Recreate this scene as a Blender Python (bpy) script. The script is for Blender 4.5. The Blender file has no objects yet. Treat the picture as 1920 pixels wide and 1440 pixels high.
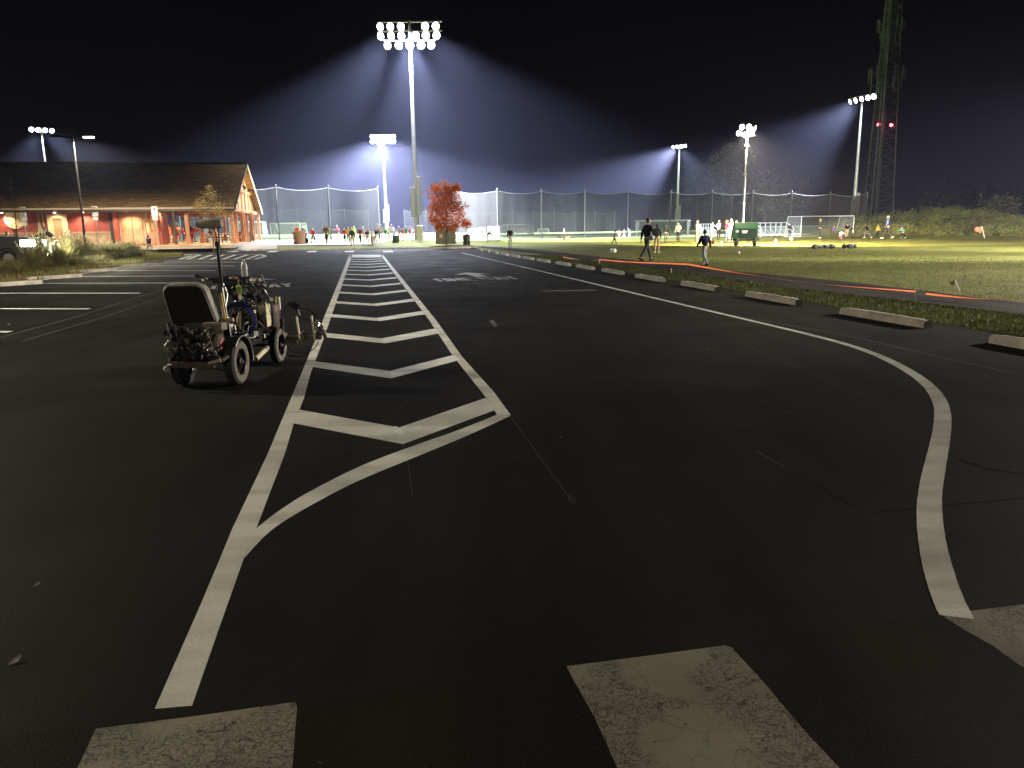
import bpy, bmesh, math, random
from mathutils import Matrix, Vector, Euler
R = math.radians
rnd = random.Random(7)
SC = bpy.context.scene
COL = SC.collection

# ------------------------------------------------------------------ camera model (used to survey ground points)
FPX, CH = 1442.0, 1.55
PITCH = math.atan((720 - 424.5) / FPX)
ROLL = R(0.72)
cP, sP, cR, sR = math.cos(PITCH), math.sin(PITCH), math.cos(ROLL), math.sin(ROLL)

def ray(u, v):
    x, y = u - 960, v - 720
    xr, yr = x * cR - y * sR, x * sR + y * cR
    return Vector((xr, FPX * cP - yr * sP, -FPX * sP - yr * cP))

def G(u, v, z=0.0):
    d = ray(u, v); t = (z - CH) / d.z
    return Vector((d.x * t, d.y * t, z))

def proj(p):
    x, y, z = p[0], p[1], p[2] - CH
    fw = y * cP - z * sP
    dn = -y * sP - z * cP
    X, Y = x / fw * FPX, dn / fw * FPX
    return 960 + X * cR + Y * sR, 720 - X * sR + Y * cR

def zat(x, y, v):
    """height above (x, y) that is seen on picture row v"""
    a, b = -5.0, 120.0
    for _ in range(50):
        m = (a + b) / 2
        if proj((x, y, m))[1] > v: a = m
        else: b = m
    return a

def AU(u, Y):
    """plan position on picture column u at eye level and depth Y"""
    v = 424.5 - (u - 960) * 0.01257
    d = ray(u, v); t = Y / d.y
    return d.x * t, Y

def smooth(t):
    t = max(0.0, min(1.0, t)); return t * t * (3 - 2 * t)

def zt(x, y):
    """the ground rises a little behind the car park, on the building's side"""
    return 0.32 * smooth((-6.5 - x) / 6) * smooth((y - 58.5) / 5)

def at(u, v):
    z = 0.0
    for _ in range(12):
        p = G(u, v, z); z = 0.5 * z + 0.5 * zt(p.x, p.y)
    return G(u, v, z)

cam_d = bpy.data.cameras.new('camera')
cam = bpy.data.objects.new('camera', cam_d); COL.objects.link(cam)
cam_d.sensor_width = 36; cam_d.lens = 36 * FPX / 1920
cam_d.clip_start = 0.05; cam_d.clip_end = 3000
cx = Vector((cR, -sR * sP, -sR * cP)); cy = Vector((sR, cR * sP, cR * cP)); cz = Vector((0, -cP, sP))
m = Matrix((cx, cy, cz)).transposed().to_4x4(); m.translation = (0, 0, CH)
cam.matrix_world = m
SC.camera = cam

SC.render.engine = 'CYCLES'
c = SC.cycles
c.max_bounces = 5; c.diffuse_bounces = 2; c.glossy_bounces = 3; c.transmission_bounces = 3
c.transparent_max_bounces = 24; c.volume_bounces = 0
c.use_denoising = True
c.sample_clamp_indirect = 4.0; c.sample_clamp_direct = 0
c.use_light_tree = True
c.caustics_reflective = False; c.caustics_refractive = False
SC.view_settings.view_transform = 'Standard'; SC.view_settings.look = 'None'
SC.view_settings.exposure = 1.0; SC.view_settings.gamma = 1

# night sky: the Sky Texture with its sun far below the horizon gives almost nothing, so a faint town glow is added to it
W = bpy.data.worlds.new('World'); SC.world = W; W.use_nodes = True
nt = W.node_tree; nt.nodes.clear()
out = nt.nodes.new('ShaderNodeOutputWorld'); bg = nt.nodes.new('ShaderNodeBackground')
tc = nt.nodes.new('ShaderNodeTexCoord'); sep = nt.nodes.new('ShaderNodeSeparateXYZ')
rp = nt.nodes.new('ShaderNodeValToRGB')
nt.links.new(tc.outputs['Generated'], sep.inputs[0]); nt.links.new(sep.outputs['Z'], rp.inputs[0])
rp.color_ramp.elements[0].position = 0.0; rp.color_ramp.elements[0].color = (0.0020, 0.0015, 0.0019, 1)
rp.color_ramp.elements[1].position = 0.35; rp.color_ramp.elements[1].color = (0.0006, 0.0006, 0.0009, 1)
nt.links.new(rp.outputs[0], bg.inputs[0]); bg.inputs[1].default_value = 1.0
nt.links.new(bg.outputs[0], out.inputs[0])

# ------------------------------------------------------------------ materials
MATS = {}
def M(name, col=(.5, .5, .5), rough=.6, metal=0.0, var=0.0, scale=6.0, bump=0.0, bscale=60.0, emit=None, es=0.0, spec=0.5, alpha=None, col2=None, samp=True, trans=0):
    if name in MATS: return MATS[name]
    m = bpy.data.materials.new(name); m.use_nodes = True; MATS[name] = m
    n, l = m.node_tree.nodes, m.node_tree.links
    b = n['Principled BSDF']
    b.inputs['Base Color'].default_value = (*col, 1); b.inputs['Roughness'].default_value = rough
    b.inputs['Metallic'].default_value = metal; b.inputs['Specular IOR Level'].default_value = spec
    tc = n.new('ShaderNodeTexCoord')
    if var or col2:
        nz = n.new('ShaderNodeTexNoise'); nz.inputs['Scale'].default_value = scale; nz.inputs['Detail'].default_value = 6
        nz.inputs['Roughness'].default_value = .65
        l.new(tc.outputs['Object'], nz.inputs['Vector'])
        r = n.new('ShaderNodeValToRGB'); l.new(nz.outputs['Fac'], r.inputs[0])
        r.color_ramp.elements[0].position = .36; r.color_ramp.elements[1].position = .66
        a = tuple(max(0, x * (1 - var)) for x in col); z = col2 or tuple(x * (1 + var) for x in col)
        r.color_ramp.elements[0].color = (*a, 1); r.color_ramp.elements[1].color = (*z, 1)
        l.new(r.outputs[0], b.inputs['Base Color'])
    if bump:
        nb = n.new('ShaderNodeTexNoise'); nb.inputs['Scale'].default_value = bscale; nb.inputs['Detail'].default_value = 4
        l.new(tc.outputs['Object'], nb.inputs['Vector'])
        bp = n.new('ShaderNodeBump'); bp.inputs['Strength'].default_value = bump; bp.inputs['Distance'].default_value = .02
        l.new(nb.outputs['Fac'], bp.inputs['Height']); l.new(bp.outputs[0], b.inputs['Normal'])
    if trans:
        ts = n.new('ShaderNodeBsdfTranslucent'); ms = n.new('ShaderNodeMixShader'); ms.inputs[0].default_value = trans
        if var or col2: l.new(r.outputs[0], ts.inputs[0])
        else: ts.inputs[0].default_value = (*col, 1)
        l.new(b.outputs[0], ms.inputs[1]); l.new(ts.outputs[0], ms.inputs[2]); l.new(ms.outputs[0], n['Material Output'].inputs[0])
    if emit:
        b.inputs['Emission Color'].default_value = (*emit, 1); b.inputs['Emission Strength'].default_value = es
    if alpha is not None:
        b.inputs['Alpha'].default_value = alpha
    if not samp: m.cycles.emission_sampling = 'NONE'
    return m

def N(mat):
    return mat.node_tree.nodes, mat.node_tree.links

# ------------------------------------------------------------------ mesh builder
class MB:
    def __init__(s):
        s.v, s.f, s.mi, s.T, s.m = [], [], [], Matrix.Identity(4), 0
    def add(s, vs, fs):
        o = len(s.v)
        s.v += [tuple(s.T @ Vector(p)) for p in vs]
        s.f += [tuple(i + o for i in f) for f in fs]
        s.mi += [s.m] * len(fs)
        return s
    def box(s, c, d, rz=0.0, rot=None, taper=1.0):
        hx, hy, hz = d[0] / 2, d[1] / 2, d[2] / 2
        Q = rot if rot is not None else Matrix.Rotation(rz, 3, 'Z')
        vs = []
        for z, k in ((-hz, 1), (hz, taper)):
            for x, y in ((-hx, -hy), (hx, -hy), (hx, hy), (-hx, hy)):
                vs.append(Q @ Vector((x * k, y * k, z)) + Vector(c))
        return s.add(vs, [(3, 2, 1, 0), (4, 5, 6, 7), (0, 1, 5, 4), (1, 2, 6, 5), (2, 3, 7, 6), (3, 0, 4, 7)])
    def tube(s, pts, rad, n=8, cap=True, closed=False, flat=1.0):
        pts = [Vector(p) for p in pts]; k = len(pts)
        if not hasattr(rad, '__len__'): rad = [rad] * k
        vs, fs = [], []
        prev = None
        for i, p in enumerate(pts):
            if closed: d = pts[(i + 1) % k] - pts[i - 1]
            else: d = pts[min(i + 1, k - 1)] - pts[max(i - 1, 0)]
            if d.length < 1e-9: d = Vector((0, 0, 1))
            d.normalize()
            if prev is None:
                a = d.cross(Vector((0, 0, 1)))
                if a.length < 1e-3: a = Vector((1, 0, 0))
            else:
                a = prev - d * prev.dot(d)
            a.normalize(); b = d.cross(a); prev = a
            for j in range(n):
                t = 2 * math.pi * j / n
                vs.append(p + (a * math.cos(t) + b * math.sin(t) * flat) * rad[i])
        R_ = k if closed else k - 1
        for i in range(R_):
            for j in range(n):
                a0, a1 = i * n + j, i * n + (j + 1) % n
                b0, b1 = ((i + 1) % k) * n + j, ((i + 1) % k) * n + (j + 1) % n
                fs.append((a0, a1, b1, b0))
        if cap and not closed:
            fs.append(tuple(range(n))[::-1]); fs.append(tuple((k - 1) * n + j for j in range(n)))
        return s.add(vs, fs)
    def cyl(s, a, b, r, n=12, r2=None):
        return s.tube([a, b], [r, r if r2 is None else r2], n)
    def lathe(s, prof, n=24, o=(0, 0, 0), axis='Z', cap=True):
        vs, fs = [], []
        for r, z in prof:
            for j in range(n):
                t = 2 * math.pi * j / n
                p = (r * math.cos(t), r * math.sin(t), z)
                if axis == 'X': p = (p[2], p[0], p[1])
                if axis == 'Y': p = (p[1], p[2], p[0])
                vs.append(Vector(p) + Vector(o))
        for i in range(len(prof) - 1):
            for j in range(n):
                fs.append((i * n + j, i * n + (j + 1) % n, (i + 1) * n + (j + 1) % n, (i + 1) * n + j))
        if cap:
            fs.append(tuple(range(n))[::-1]); fs.append(tuple((len(prof) - 1) * n + j for j in range(n)))
        return s.add(vs, fs)
    def sphere(s, c, r, nu=12, nv=8, fn=None):
        if not hasattr(r, '__len__'): r = (r, r, r)
        vs, fs = [], []
        for i in range(nv + 1):
            ph = math.pi * i / nv
            for j in range(nu):
                t = 2 * math.pi * j / nu
                d = Vector((math.sin(ph) * math.cos(t), math.sin(ph) * math.sin(t), math.cos(ph)))
                k = fn(d) if fn else 1.0
                vs.append(Vector((d.x * r[0], d.y * r[1], d.z * r[2])) * k + Vector(c))
        for i in range(nv):
            for j in range(nu):
                a, b = i * nu + j, i * nu + (j + 1) % nu
                if i == 0: fs.append((a, a + nu, b + nu))
                elif i == nv - 1: fs.append((a, a + nu, b))
                else: fs.append((a, a + nu, b + nu, b))
        return s.add(vs, fs)
    def prism(s, poly, z0, z1):
        n = len(poly)
        vs = [(p[0], p[1], z0) for p in poly] + [(p[0], p[1], z1) for p in poly]
        fs = [tuple(range(n))[::-1], tuple(range(n, 2 * n))] + [(i, (i + 1) % n, n + (i + 1) % n, n + i) for i in range(n)]
        return s.add(vs, fs)
    def poly(s, pts):
        return s.add(pts, [tuple(range(len(pts)))])
    def strip(s, A, B):
        n = len(A)
        return s.add(list(A) + list(B), [(i, i + 1, n + i + 1, n + i) for i in range(n - 1)])
    def leaf(s, p, a, b, curl=0.0):
        p = Vector(p)
        return s.add([p - a, p - b * .5, p + a, p + b * .5], [(0, 1, 2, 3)])
    def blade(s, p, d, w, h, lean):
        p = Vector(p); tip = p + Vector((lean[0], lean[1], h)); mid = p + Vector((lean[0] * .35, lean[1] * .35, h * .6))
        wv = Vector((d[0] * w, d[1] * w, 0))
        return s.add([p - wv, p + wv, mid + wv * .7, mid - wv * .7, tip], [(0, 1, 2, 3), (3, 2, 4)])
    def mesh(s, name='m'):
        me = bpy.data.meshes.new(name); me.from_pydata(s.v, [], s.f)
        if any(s.mi): me.polygons.foreach_set('material_index', s.mi)
        return me
    def build(s, name, mat, parent=None, smooth=False, bev=0.0, loc=None):
        me = s.mesh(name)
        for q in (mat if isinstance(mat, (list, tuple)) else [mat]): me.materials.append(q)
        if smooth:
            me.polygons.foreach_set('use_smooth', [True] * len(me.polygons))
            try: me.set_sharp_from_angle(angle=R(40))
            except Exception: pass
        o = bpy.data.objects.new(name, me); COL.objects.link(o)
        if parent: o.parent = parent
        if loc is not None: o.location = loc
        if bev:
            b = o.modifiers.new('bevel', 'BEVEL'); b.width = bev; b.segments = 2; b.limit_method = 'ANGLE'
        me.update()
        return o

def tag(o, label=None, cat=None, group=None, kind=None):
    if label: o['label'] = label
    if cat: o['category'] = cat
    if group: o['group'] = group
    if kind: o['kind'] = kind
    return o
def thing(name, label, cat, loc=(0, 0, 0), rz=0.0, group=None, scale=1.0):
    o = bpy.data.objects.new(name, None); COL.objects.link(o); o.empty_display_size = .2
    o.location = loc; o.rotation_euler = (0, 0, rz)
    o.scale = (scale,) * 3 if not hasattr(scale, '__len__') else scale
    return tag(o, label, cat, group)
def kids(o): return [q for q in COL.objects if q.parent == o]
def copy_tree(o, label=None, loc=None, rz=None, scale=None, group=None):
    def cp(a, par):
        c_ = a.copy(); COL.objects.link(c_); c_.parent = par
        for k in kids(a): cp(k, c_)
        return c_
    n = cp(o, None)
    if label: n['label'] = label
    if group: n['group'] = group
    if loc is not None: n.location = loc
    if rz is not None: n.rotation_euler = (0, 0, rz)
    if scale is not None: n.scale = (scale,) * 3 if not hasattr(scale, '__len__') else scale
    return n
def struct(mb, name, mat, **k):
    return tag(mb.build(name, mat, **k), kind='structure')
def look(o, d, up='Z'):
    o.rotation_euler = Vector(d).to_track_quat('-Z', 'Y').to_euler()
def spot(name, loc, d, power, ang, blend=.3, col=(1, 1, 1), rad=.4, parent=None):
    L = bpy.data.lights.new(name, 'SPOT'); L.energy = power; L.spot_size = R(ang); L.spot_blend = blend
    L.color = col; L.shadow_soft_size = rad
    o = bpy.data.objects.new(name, L); COL.objects.link(o); o.location = loc; look(o, d)
    if parent: o.parent = parent
    return o
def point(name, loc, power, col=(1, 1, 1), rad=.15, parent=None):
    L = bpy.data.lights.new(name, 'POINT'); L.energy = power; L.color = col; L.shadow_soft_size = rad
    o = bpy.data.objects.new(name, L); COL.objects.link(o); o.location = loc
    if parent: o.parent = parent
    return o
# ------------------------------------------------------------------ ground materials
def asphalt(name, base, spk, browny=0.0, rough=.68):
    m = M(name, base, rough=rough, spec=.08)
    n, l = N(m); b = n['Principled BSDF']
    tc = n.new('ShaderNodeTexCoord')
    def noise(sc, det=4, dist=0):
        q = n.new('ShaderNodeTexNoise'); q.inputs['Scale'].default_value = sc; q.inputs['Detail'].default_value = det
        q.inputs['Distortion'].default_value = dist
        l.new(tc.outputs['Object'], q.inputs['Vector']); return q
    def ramp(src, p0, c0, p1, c1):
        r = n.new('ShaderNodeValToRGB'); l.new(src, r.inputs[0])
        r.color_ramp.elements[0].position = p0; r.color_ramp.elements[0].color = (*c0, 1)
        r.color_ramp.elements[1].position = p1; r.color_ramp.elements[1].color = (*c1, 1); return r
    big = ramp(noise(.35, 6, .6).outputs['Fac'], .33, tuple(x * .50 for x in base), .70, tuple(x * 1.6 for x in base))
    # broad squeegee streaks of the sealer, running along the lot
    mp = n.new('ShaderNodeMapping'); mp.inputs['Scale'].default_value = (2.2, .10, 1); mp.inputs['Rotation'].default_value = (0, 0, R(-11.3))
    l.new(tc.outputs['Object'], mp.inputs['Vector'])
    st = n.new('ShaderNodeTexNoise'); st.inputs['Scale'].default_value = 1.0; st.inputs['Detail'].default_value = 5
    l.new(mp.outputs[0], st.inputs['Vector'])
    s2 = ramp(st.outputs['Fac'], .35, (.62, .62, .62), .7, (1.4, 1.4, 1.4))
    mx = n.new('ShaderNodeMixRGB'); mx.blend_type = 'MULTIPLY'; mx.inputs[0].default_value = 1
    l.new(big.outputs[0], mx.inputs[1]); l.new(s2.outputs[0], mx.inputs[2])
    fine = noise(150, 3); sp = ramp(fine.outputs['Fac'], .60, (0, 0, 0), .78, tuple(x * 2.2 for x in spk))
    ad = n.new('ShaderNodeMixRGB'); ad.blend_type = 'ADD'; ad.inputs[0].default_value = 1
    l.new(mx.outputs[0], ad.inputs[1]); l.new(sp.outputs[0], ad.inputs[2])
    l.new(ad.outputs[0], b.inputs['Base Color'])
    rr = ramp(noise(.8, 5, .3).outputs['Fac'], .35, (rough - .04,) * 3, .7, (rough + .12,) * 3); l.new(rr.outputs[0], b.inputs['Roughness'])
    vo = n.new('ShaderNodeTexVoronoi'); vo.inputs['Scale'].default_value = 230
    l.new(tc.outputs['Object'], vo.inputs['Vector'])
    bp = n.new('ShaderNodeBump'); bp.inputs['Strength'].default_value = .45; bp.inputs['Distance'].default_value = .004
    l.new(vo.outputs['Distance'], bp.inputs['Height']); l.new(bp.outputs[0], b.inputs['Normal'])
    return m

def paint(name, base, wear, crack=0.0, dirt=.25):
    m = M(name, base, rough=.55, spec=.4)
    n, l = N(m); b = n['Principled BSDF']
    tc = n.new('ShaderNodeTexCoord')
    def noise(sc, det=5, dist=0):
        q = n.new('ShaderNodeTexNoise'); q.inputs['Scale'].default_value = sc; q.inputs['Detail'].default_value = det
        q.inputs['Distortion'].default_value = dist; l.new(tc.outputs['Object'], q.inputs['Vector']); return q
    def ramp(src, p0, c0, p1, c1):
        r = n.new('ShaderNodeValToRGB'); l.new(src, r.inputs[0])
        r.color_ramp.elements[0].position = p0; r.color_ramp.elements[0].color = (*c0, 1)
        r.color_ramp.elements[1].position = p1; r.color_ramp.elements[1].color = (*c1, 1); return r
    a = ramp(noise(1.6, 6, .4).outputs['Fac'], .35, tuple(x * (1 - dirt) for x in base), .65, base)
    g = ramp(noise(170, 3).outputs['Fac'], .30, (.62, .62, .6), .48, (1, 1, 1))
    mx = n.new('ShaderNodeMixRGB'); mx.blend_type = 'MULTIPLY'; mx.inputs[0].default_value = wear
    l.new(a.outputs[0], mx.inputs[1]); l.new(g.outputs[0], mx.inputs[2])
    mpp = n.new('ShaderNodeMapping'); mpp.inputs['Scale'].default_value = (.8, 3.2, 1); l.new(tc.outputs['Object'], mpp.inputs['Vector'])
    tb = n.new('ShaderNodeTexNoise'); tb.inputs['Scale'].default_value = 1.0; tb.inputs['Detail'].default_value = 3; l.new(mpp.outputs[0], tb.inputs['Vector'])
    tr2 = ramp(tb.outputs['Fac'], .38, (.66, .65, .63), .56, (1, 1, 1))
    m3 = n.new('ShaderNodeMixRGB'); m3.blend_type = 'MULTIPLY'; m3.inputs[0].default_value = .8
    l.new(mx.outputs[0], m3.inputs[1]); l.new(tr2.outputs[0], m3.inputs[2]); last = m3
    if crack:
        # worn patches crazed with fine cracks
        nd = noise(14, 6); add = n.new('ShaderNodeVectorMath'); add.operation = 'MULTIPLY_ADD'
        add.inputs[1].default_value = (.11, .11, 0)
        l.new(nd.outputs['Color'], add.inputs[0]); l.new(tc.outputs['Object'], add.inputs[2])
        prev = last
        for sc, w, thr in ((6, .008, .42), (22, .036, .40), (55, .11, .43)):
            vo = n.new('ShaderNodeTexVoronoi'); vo.feature = 'DISTANCE_TO_EDGE'; vo.inputs['Scale'].default_value = sc
            l.new(add.outputs[0], vo.inputs['Vector'])
            k = ramp(vo.outputs['Distance'], 0.0, (1, 1, 1), w, (0, 0, 0))
            ms = ramp(noise(3.0 if sc > 20 else 2.5, 6, .8).outputs['Fac'], thr, (0, 0, 0), thr + .07, (1, 1, 1))
            mu = n.new('ShaderNodeMixRGB'); mu.blend_type = 'MULTIPLY'; mu.inputs[0].default_value = 1
            l.new(k.outputs[0], mu.inputs[1]); l.new(ms.outputs[0], mu.inputs[2])
            sc_ = n.new('ShaderNodeMath'); sc_.operation = 'MULTIPLY'; sc_.inputs[1].default_value = .95 if sc < 50 else .8; l.new(mu.outputs[0], sc_.inputs[0])
            q = n.new('ShaderNodeMixRGB'); l.new(sc_.outputs[0], q.inputs[0]); l.new(prev.outputs[0], q.inputs[1])
            q.inputs[2].default_value = (.012, .010, .008, 1); prev = q
        last = prev
    l.new(last.outputs[0], b.inputs['Base Color'])
    bp = n.new('ShaderNodeBump'); bp.inputs['Strength'].default_value = .5; bp.inputs['Distance'].default_value = .004
    l.new(noise(130, 3).outputs['Fac'], bp.inputs['Height']); l.new(bp.outputs[0], b.inputs['Normal'])
    return m

m_asph = asphalt('sealed_asphalt', (.0080, .0076, .0057), (.010, .010, .0075))
m_old = asphalt('worn_asphalt', (.0085, .0064, .0044), (.030, .026, .020), rough=.75)
m_path = asphalt('path_asphalt', (.030, .024, .021), (.02, .018, .015), rough=.8)
m_paint = paint('white_paint', (.76, .755, .68), .9, dirt=.26)
m_fresh_sheen = paint('fresh_and_sheen_white_paint', (.86, .86, .84), .5, dirt=.12)  # brighter white for fresh paint, also the painted sheen on chevron right arms
m_faded = paint('faded_paint', (.16, .15, .14), 1.0, dirt=.5)
m_cross = paint('crazed_crosswalk_paint', (.25, .235, .175), .55, crack=1, dirt=.30)
m_chalk = M('chalk', (.085, .08, .07), rough=.9, var=.5, scale=20)
m_crackm = M('crack_seal', (.006, .006, .005), rough=.35)
m_conc = M('concrete', (.46, .42, .35), rough=.85, var=.28, scale=3.5, bump=.5, bscale=60)
m_walk = M('sidewalk_concrete', (.34, .31, .26), rough=.85, var=.15, scale=2, bump=.2)
m_dirt = M('bare_soil', (.06, .045, .028), rough=.95, var=.4, scale=5, bump=.6, bscale=25)
m_mulch = M('mulch', (.16, .12, .06), rough=.95, var=.5, scale=8, bump=.8, bscale=30)

def grassmat(name, c1, c2, sc=.7, bump=.8):
    m = M(name, c1, rough=.85, var=.0, spec=.2)
    n, l = N(m); b = n['Principled BSDF']; tc = n.new('ShaderNodeTexCoord')
    a = n.new('ShaderNodeTexNoise'); a.inputs['Scale'].default_value = sc; a.inputs['Detail'].default_value = 8; a.inputs['Roughness'].default_value = .7
    f = n.new('ShaderNodeTexNoise'); f.inputs['Scale'].default_value = 26; f.inputs['Detail'].default_value = 4
    for q in (a, f): l.new(tc.outputs['Object'], q.inputs['Vector'])
    r1 = n.new('ShaderNodeValToRGB'); l.new(a.outputs[0], r1.inputs[0])
    r1.color_ramp.elements[0].position = .35; r1.color_ramp.elements[0].color = (*c1, 1)
    r1.color_ramp.elements[1].position = .68; r1.color_ramp.elements[1].color = (*c2, 1)
    r2 = n.new('ShaderNodeValToRGB'); l.new(f.outputs[0], r2.inputs[0])
    r2.color_ramp.elements[0].position = .3; r2.color_ramp.elements[0].color = (.35, .35, .35, 1)
    r2.color_ramp.elements[1].position = .62; r2.color_ramp.elements[1].color = (1.25, 1.25, 1.15, 1)
    mx = n.new('ShaderNodeMixRGB'); mx.blend_type = 'MULTIPLY'; mx.inputs[0].default_value = 1
    l.new(r1.outputs[0], mx.inputs[1]); l.new(r2.outputs[0], mx.inputs[2]); l.new(mx.outputs[0], b.inputs['Base Color'])
    bp = n.new('ShaderNodeBump'); bp.inputs['Strength'].default_value = bump; bp.inputs['Distance'].default_value = .03
    l.new(f.outputs[0], bp.inputs['Height']); l.new(bp.outputs[0], b.inputs['Normal'])
    return m
m_grass = grassmat('field_grass', (.085, .100, .018), (.19, .185, .045))
m_turf = grassmat('playing_turf', (.27, .36, .13), (.40, .50, .20), sc=.2, bump=.2)
m_blade = M('grass_blades', (.062, .068, .018), rough=.7, var=.45, scale=2.0, spec=.2, trans=.4)

def L2(p, q, t): return p[0] + (q[0] - p[0]) * t, p[1] + (q[1] - p[1]) * t

# ------------------------------------------------------------------ ground: one sheet, as far as the haze reaches
g = MB()
xs = [-345, -200, -120, -80] + list(range(-60, -5, 3)) + [-6, -3, 0, 10, 30, 60, 100, 200, 345]
ys = [-60, -20, 0, 30, 50, 56] + [58, 59, 60, 61, 62, 63, 64, 66, 70, 80, 100, 140, 200, 300, 400]
vs = [(x, y, zt(x, y) - .03) for y in ys for x in xs]; nx = len(xs)
g.add(vs, [(j * nx + i, j * nx + i + 1, (j + 1) * nx + i + 1, (j + 1) * nx + i) for j in range(len(ys) - 1) for i in range(nx - 1)])
struct(g, 'ground', m_grass)

# edge of the car park on the right: just behind the concrete wheel stops
DX, DY = -.196, .981                                # direction of the parking lot
def edge(y): return 6.62 - .2005 * (y - 10.6) + .25
lot = [(-70, -8), (14, -8), (9.6, 3), (edge(6) + .4, 6.0)] + [(edge(y), y) for y in (8, 12, 20, 30, 40, 50, 56.5)]
lot += [(-5.0, 57.9), (-12, 58.2), (-22, 58.4), (-40, 56.5), (-70, 52)]
g = MB(); g.poly([(x, y, 0) for x, y in lot]); struct(g, 'parking_lot', m_asph)
# older, unsealed road in front, beyond the sealer's edge
e = [G(-500, 1440), G(0, 1383), G(180, 1360), G(555, 1316), G(700, 1298), G(1062, 1248), G(1372, 1208), G(1600, 1172), G(1824, 1144), G(1920, 1133), G(2500, 1060)]
g = MB(); pts = [(p.x, p.y, .0007) for p in e]
g.strip([(p[0], -7.5, .0007) for p in pts], pts); struct(g, 'road', m_old)

# painted lines -------------------------------------------------
ZP = .0014
def pix(pts, z=ZP): return [tuple(G(u, v, z)) for u, v in pts]
def dense(P, n=6):
    P = [Vector(p) for p in P]; o = []
    for i in range(len(P) - 1):
        a, b, c_, d = P[max(i - 1, 0)], P[i], P[i + 1], P[min(i + 2, len(P) - 1)]
        for k in range(n):
            t = k / n; o.append(.5 * ((2 * b) + (-a + c_) * t + (2 * a - 5 * b + 4 * c_ - d) * t * t + (-a + 3 * b - 3 * c_ + d) * t ** 3))
    return o + [P[-1]]
def ribbon(A, B, name, mat, z=ZP, sm=False):
    g = MB(); A, B = pix(A, z), pix(B, z)
    if sm: A, B = dense(A), dense(B)
    g.strip(A, B); return struct(g, name, mat)
LA = [(290, 1329), (372, 1143), (406, 1063), (436, 990), (502, 851), (526, 793), (546, 746), (566, 698), (590, 640), (604, 604), (655, 478)]
LB = [(360, 1323), (423, 1143), (457, 1047), (480, 992), (535, 848), (551, 793), (570, 746), (583, 698), (605, 640), (617.5, 604), (660.5, 478)]
ribbon(LA, LB, 'gore_line', m_paint)
RA = [(932, 777.5), (912, 746), (848, 665.5), (804.7, 600), (713, 478)]
RB = [(958, 778.6), (926, 735), (866.6, 669), (817.4, 600), (718.5, 478)]
ribbon(RA, RB, 'gore_line', m_paint)
CA = [(480, 991), (524, 957), (582, 921), (681, 871.6), (783, 833), (860, 806), (932, 777.5)]
CB = [(458, 1046), (509, 994), (575, 952), (673, 901), (801, 848), (880, 815), (957, 779.5)]
ribbon(CA, CB, 'gore_line', m_paint, z=ZP + .0007, sm=True)
def chev(L0, L1, A0, A1, R0, R1, ml, mr):
    g = MB(); z = ZP + .0007
    g.poly([tuple(G(*L0, z)), tuple(G(*L1, z)), tuple(G(*A1, z)), tuple(G(*A0, z))])
    g.m = 1; g.poly([tuple(G(*A0, z)), tuple(G(*A1, z)), tuple(G(*R1, z)), tuple(G(*R0, z))])
    struct(g, 'chevron_marking', [ml, mr])
chev((561, 768), (550, 793.5), (748, 801.6), (755.5, 832.6), (911, 746), (928, 769), m_paint, m_paint)
chev((589.6, 677.3), (582, 687.5), (731.7, 695.5), (733.6, 709.4), (852, 665), (862, 674.7), m_paint, m_fresh_sheen)  # brighter right arm: sheen toward the floodlights put into the colour
chev((608, 623.7), (605, 631.5), (715, 634.6), (722, 643.7), (816, 615.7), (825, 624.8), m_paint, m_fresh_sheen)
# the chevrons beyond repeat every 2.6 m
for k in range(1, 13):
    def sh(u, v, w=0): p = G(u, v, ZP + .0007); return (p.x + DX * .5 * 0 - .500 * k, p.y + 2.585 * k + w, ZP + .0007)
    nar = .0
    g = MB(); g.poly([sh(608, 623.7), sh(605, 631.5), sh(722, 643.7), sh(715, 634.6)])
    g.m = 1; g.poly([sh(715, 634.6), sh(722, 643.7), sh(825, 624.8), sh(816, 615.7)])
    struct(g, 'chevron_marking', [m_paint, m_fresh_sheen if k < 8 else m_paint])  # right arms carry the same painted sheen, except the farthest
g = MB()
g.poly(pix([(655, 482), (657, 477.5), (716, 477.5), (719, 482)])); struct(g, 'gore_line', m_paint)
# splash of wet paint on the big chevron
g = MB()
for jj, (u, v, a) in enumerate(((745, 807, 9), (752, 812, 8), (741, 801, 4), (786, 800, 7), (779, 803, 5), (583, 683, 4))):
    c0 = G(u, v, ZP + .0014); zj = ZP + .0014 + jj * .0002
    g.poly([(c0.x + .007 * a * .6 * math.cos(t) * rnd.uniform(.6, 1.2), c0.y + .008 * a * math.sin(t) * rnd.uniform(.6, 1.2), zj) for t in [i * math.pi / 6 for i in range(12)]])
struct(g, 'paint_splash', m_fresh_sheen)

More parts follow.
